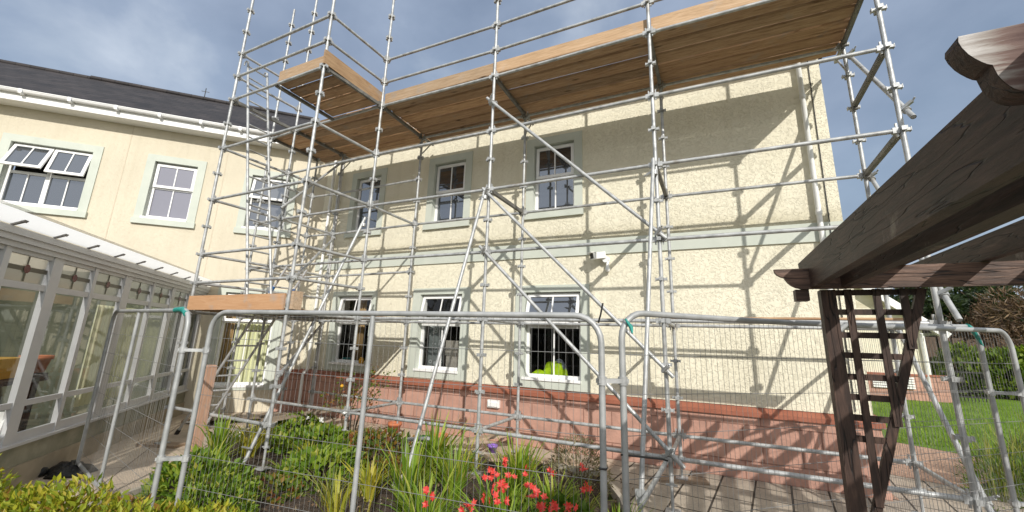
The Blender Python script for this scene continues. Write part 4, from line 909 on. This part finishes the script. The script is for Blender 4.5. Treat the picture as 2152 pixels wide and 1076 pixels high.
for i, (x, y, z) in enumerate(FL): flower((x,y,z), (x+rnd.uniform(-.08,.08), y+rnd.uniform(-.05,.1), 0), 100+i)
# rose bush: thin stems, sparse leaves
rb = thing('rose_bush', 'tall straggly rose bush with reddish leaves and a yellow bloom', 'rose bush', (-5.55,5.55,0)); r_ = random.Random(31)
b = MB(); lf = MB()
for k in range(13):
    a = r_.uniform(0,6.28); tip = Vector((-5.55+math.cos(a)*r_.uniform(.15,.75), 5.55+math.sin(a)*r_.uniform(.1,.35), r_.uniform(.75,1.3))); mid = Vector((-5.55,5.55,0)).lerp(tip,.5)+Vector((r_.uniform(-.1,.1),r_.uniform(-.1,.1),.08))
    b.tube([(-5.55+.05*math.cos(a),5.55+.05*math.sin(a),0), mid, tip], [.010,.007,.003], 5)
    for q in range(26):
        s_ = r_.uniform(.45,1.); p = mid.lerp(tip, max(0,(s_-.45)/.55)) + rdir(r_)*.07; add_leaf(lf, p, rdir(r_), rdir(r_), .06*r_.uniform(.7,1.2), .035)
b.build('stems', M['stem'], rb); lf.build('foliage', M['leaf_mix'], rb)
b = MB(); lumpy(b, (-5.62,5.35,.93), .03,.03,.028, 10, .1, 3, False); b.build('bloom', M['yellow'], rb)
b = MB()
for (x,y,z) in ((-6.25,5.3,.36),(-5.7,5.1,.42),(-5.1,5.0,.62),(-6.3,4.2,.30),(-5.85,5.2,.40)):
    for k in range(6): add_leaf(b, Vector((x,y,z)), (rdir(rnd)+Vector((0,-.5,.6))).normalized(), rdir(rnd), .05, .04)
tag(b.build('white_flowers', M['white_plastic']), 'small white flowers scattered over the green leafy bed', 'flowers', kind='stuff')
# right side: rosemary-like bush, long grass
rs = thing('rosemary_bush', 'bushy green shrub with long grassy shoots right of the scaffold end', 'shrub', (3.4,8.0,0)); r_ = random.Random(33); b = MB()
for k in range(10): leaf_mass(b, (3.2+.16*k+r_.uniform(-.1,.1), 7.3+.22*k+r_.uniform(-.5,.5), .05), (.5,.5,.52+.02*k), 650, .085, r_, asp=.16, up_bias=1.2)
b.build('foliage', M['leaf_d'], rs)
b = MB()
for k in range(14): blades(b, (3.1+.17*k, 7.6+.2*k+r_.uniform(-.4,.5), .1), 26, .85, .34, r_, .012)
b.build('shoots', M['grass_y'], rs)
b = MB(); r_ = random.Random(91)
for _ in range(9000):
    v_ = r_.random()**1.6; y = 11.4+v_*10; x0 = 3.3+(y-11.4)*.235; x = x0+r_.random()*(6+v_*3); a = r_.uniform(0,6.28); h = r_.uniform(.03,.075); d_ = Vector((math.cos(a),math.sin(a),0))*.010
    p = Vector((x,y,.008)); b.add([p-d_, p+d_, p+Vector((r_.uniform(-.03,.03),r_.uniform(-.03,.03),h))], [(0,1,2)])
tag(b.build('grass', M['grassblade']), 'short green grass of the lawn', 'grass', kind='stuff')
# hedge, trees and brush in the background
hr = thing('clipped_hedge', 'dense green hedge across the far side of the lawn', 'hedge', (11,25.5,0)); r_ = random.Random(35); b = MB()
for k in range(9): leaf_mass(b, (10.0+1.15*k, 25.9-.35*k, .2), (1.15,1.0,1.85+r_.uniform(-.15,.25)), 1500, .26, r_, asp=.55)
b.build('foliage', M['hedge_r'], hr); b = MB(); b.box((9.2,24.9,0),(20,24.95,.02)); 
for k in range(9): b.tube([(10.0+1.15*k,25.9-.35*k,0),(10.0+1.15*k,25.9-.35*k,1.2)], .05, 6)
b.build('stems', M['bark'], hr)
def tree(label, x, y, h, rad, n, size, m, seed, trunk=.18, asp=.35, cat='tree', name='tree', low=.25):
    r_ = random.Random(seed); t_ = thing(name, label, cat, (x,y,0)); b = MB(); b.tube([(x,y,-.05),(x+.1,y,h*.45),(x,y,h*.85)], [trunk,trunk*.7,trunk*.25], 8)
    blobs = []
    for k in range(11):
        f = r_.uniform(low,.95); a = r_.uniform(0,6.28); rr = rad*(1-.55*f)*r_.uniform(.4,1.); c = Vector((x+math.cos(a)*rr, y+math.sin(a)*rr, h*f)); blobs.append(c)
        b.tube([(x+.05,y,h*f*.8), c], [trunk*.35,trunk*.1], 5)
    b.build('trunk', M['bark'], t_); b = MB()
    for c in blobs: leaf_mass(b, c, (rad*.5,rad*.5,h*.16), n//11, size, r_, dome=False, asp=asp, up_bias=.1)
    b.build('crown', m, t_)
tree('dark evergreen tree just right of the far gable', 11.0, 31, 5.9, 2.6, 5200, .34, M['needle'], 61)
tree('tall dark evergreen tree above the hedge', 15.2, 33, 7.6, 3.6, 5600, .38, M['needle'], 62)
tree('dark green tree at the right edge behind the hedge', 22.5, 31, 7.2, 3.6, 5600, .38, M['leaf_d'], 63)
tree('brown leafless thicket above the hedge', 12.4, 28.6, 4.8, 2.2, 4200, .40, M['brown_brush'], 64, asp=.12, cat='thicket', name='thicket', low=.15)
tree('brown leafless thicket at the far right above the hedge', 13.7, 28.2, 5.0, 2.4, 4200, .40, M['brown_brush'], 65, asp=.12, cat='thicket', name='thicket', low=.15)
tree('dark conifer peeping behind the scaffold end', 13.6, 32, 6.4, 2.4, 4200, .34, M['needle'], 66)
b = MB()
for k in range(26):
    x = -10+k*3.2; leaf_mass(b, (x+rnd.uniform(-1,1), 60+rnd.uniform(-3,3), 0), (3.2,3,5.5+rnd.uniform(-1,1.5)), 420, .9, rnd, asp=.6)
tag(b.build('far_woodland', M['leaf_d']), 'dark far woodland behind the garden', 'woodland', kind='stuff')
# far gabled annex
an = thing('gabled_annex', 'small cream gabled annex with pink base across the lawn', 'building', (1.9,21.5,0))
b = MB(); b.add([(1.5,21.5,.9),(7.55,21.5,.9),(7.55,21.5,2.75),(4.3,21.5,5.7),(1.5,21.5,3.2)], [(0,1,2,3,4)]); b.add([(7.55,21.5,.9),(7.55,29,.9),(7.55,29,2.75),(7.55,21.5,2.75)], [(0,1,2,3)]); b.build('wall', M['cream'], an)
b = MB(); b.box((1.5,21.42,-.05),(7.65,29,.9)); b.box((7.65,21.42,-.05),(8.1,21.7,.88)); b.build('plinth', M['plinth'], an)
b = MB(); b.box((1.5,21.38,.9),(8.14,21.49,.97)); b.build('plinth_cap', M['cap'], an)
b = MB(); b.add([(4.3,21.1,5.85),(8.1,21.1,2.55),(8.1,29,2.55),(4.3,29,5.85)], [(0,1,2,3)]); b.add([(4.3,21.1,5.85),(.4,21.1,2.55),(.4,29,2.55),(4.3,29,5.85)], [(3,2,1,0)]); b.build('roof', M['slate'], an)
b = MB(); b.obox((4.3,21.12,5.72),(8.15,21.12,2.40), .05, .26, (0,0,1)); b.obox((4.3,21.3,5.62),(8.1,21.3,2.34), .4, .03, (0,0,1)); b.build('bargeboard', M['upvc'], an)
b = MB(); b.obox((8.12,21.1,2.52),(8.12,29,2.52), .11, .1); b.tube([(7.45,21.3,2.5),(7.45,21.42,2.3),(7.45,21.42,.1)], .05, 8); b.build('gutter', M['upvc'], an)
b = MB()
for x in (5.0,5.75,6.45):
    for k in range(5): b.box((x,21.33,.42+.09*k),(x+.55,21.41,.42+.09*k+.065))
b.build('louvre_vent', M['white_plastic'], an)
gt = thing('garden_gate', 'black metal railing gate beside the far annex', 'gate', (8.1,22.2,0))
b = MB()
for k in range(12): b.tube([(8.15+.1*k,22.2,.05),(8.15+.1*k,22.2,1.15)], .014, 6)
b.build('bars', M['black'], gt); b = MB(); b.obox((8.1,22.2,1.1),(9.35,22.2,1.1), .04, .05); b.obox((8.1,22.2,.2),(9.35,22.2,.2), .04, .05); b.build('rails', M['black'], gt)
lp = thing('lamp_post', 'short white lamp post between the far annex and the hedge', 'lamp post', (8.6,24.5,0))
b = MB(); b.tube([(8.6,24.5,0),(8.6,24.5,2.6)], .045, 8); b.build('pole', M['white_plastic'], lp); b = MB(); b.obox((8.25,24.5,2.62),(8.98,24.5,2.66), .14, .08); b.build('lamp_head', M['white_plastic'], lp)
b = MB()
for k in range(26): b.box((9.0+.5*k,27.0,0),(9.0+.5*k+.42,27.05,2.5+.05*math.sin(k)))
tag(b.build('board_fence', M['bark']), 'dark vertical board fence behind the hedge', 'fence')

# ------------------------------------------------------------------ small things in the garden
b = MB(); b.box((-6.81,3.78,-.02),(-6.68,3.92,1.24)); b.hexa([(-6.815,3.775,1.24),(-6.675,3.775,1.24),(-6.675,3.925,1.24),(-6.815,3.925,1.24),(-6.80,3.79,1.27),(-6.69,3.79,1.27),(-6.69,3.91,1.27),(-6.80,3.91,1.27)]); tag(b.build('timber_post', M['postwood']), 'pinkish square timber post standing on the path behind the fence', 'post')
pot((-4.22,6.3,0), .11, .18, M['terracotta'], 'plant_pot', 'small orange pot on the paving beside the green bowl')
b = MB(); b.lathe((-4.5,6.25,0), [(0,0),(.08,0),(.15,.09),(.16,.10),(.15,.11),(.1,.06),(0,.05)], 16); tag(b.build('bowl', M['greenbowl']), 'shallow green bowl on the paving below the windows', 'bowl')
pot((-3.2,6.25,0), .075, .15, M['purple'], 'plant_pot', 'small purple pot on the paving behind the scaffold upright')
pot((-5.35,6.45,0), .12, .22, M['terracotta'], 'plant_pot', 'terracotta pot partly hidden behind the middle raker pole')
def plank(p, q, w_, t_, label, m='greywood'):
    b = MB(); b.obox(p, q, w_, t_); tag(b.build('plank', M[m]), label, 'plank', 'loose planks on the ground')
plank((-6.95,5.0,.30), (-6.65,6.5,.36), .22, .038, 'weathered plank lying over the green leaves in the bed')
plank((-3.95,6.0,.12), (-2.95,6.7,.28), .2, .035, 'plank resting against the low scaffold rail behind the bed')
plank((-2.85,5.4,.2), (-1.9,6.45,.03), .22, .038, 'plank leaning from the paving behind the red flowers')
for k, (p, q) in enumerate((((-9.2,5.35,.06),(-8.3,6.45,.06)),((-8.95,5.1,.10),(-8.05,6.2,.10)),((-9.3,5.0,.05),(-8.6,5.9,.05)))):
    plank(p, q, .22, .04, ('lowest old plank of the heap by the curtained window','upper old plank of the heap by the curtained window','outer old plank of the heap nearest the conservatory')[k])
b = MB(); lumpy(b, (-7.85,2.45,0), .55,.28,.16, 18, .2, 4); lumpy(b, (-7.3,2.75,0), .3,.2,.11, 18, .2, 6); tag(b.build('black_sack', M['black']), 'crumpled black plastic sack against the conservatory base', 'sack')
b = MB(); lumpy(b, (-3.25,4.15,.12), .13,.1,.11, 14, .2, 8, False); tag(b.build('stone', M['stone']), 'pale stone in the soil beside the metal tie', 'stone')
b = MB(); lumpy(b, (-2.6,5.75,.0), .12,.09,.09, 14, .2, 12); tag(b.build('rock', M['stone']), 'pale rock on the paving edge', 'rock')
ch = thing('garden_chair', 'white plastic garden chair cut off by the left edge', 'chair', (-6.5,1.6,0))
def q3(x, y, z): return (-6.86+x*.8-y*.6, 1.56+x*.6+y*.8, z)
b = MB(); b.hexa([q3(-.25,-.25,.40),q3(.25,-.25,.40),q3(.25,.25,.40),q3(-.25,.25,.40),q3(-.25,-.25,.43),q3(.25,-.25,.43),q3(.25,.25,.43),q3(-.25,.25,.43)]); b.build('seat', M['white_plastic'], ch)
b = MB(); b.hexa([q3(-.25,.25,.43),q3(.25,.25,.43),q3(.25,.28,.43),q3(-.25,.28,.43),q3(-.24,.33,.85),q3(.24,.33,.85),q3(.24,.36,.85),q3(-.24,.36,.85)]); b.build('backrest', M['white_plastic'], ch)
for x, y in ((-.23,-.23),(.23,-.23),(-.23,.23),(.23,.23)): b = MB(); b.obox(q3(x,y,.40), q3(x*1.12,y*1.12,0), .05, .04, (0,1,0)); b.build('leg', M['white_plastic'], ch)
for o in bpy.data.objects:
    if '_org' in o: del o['_org']
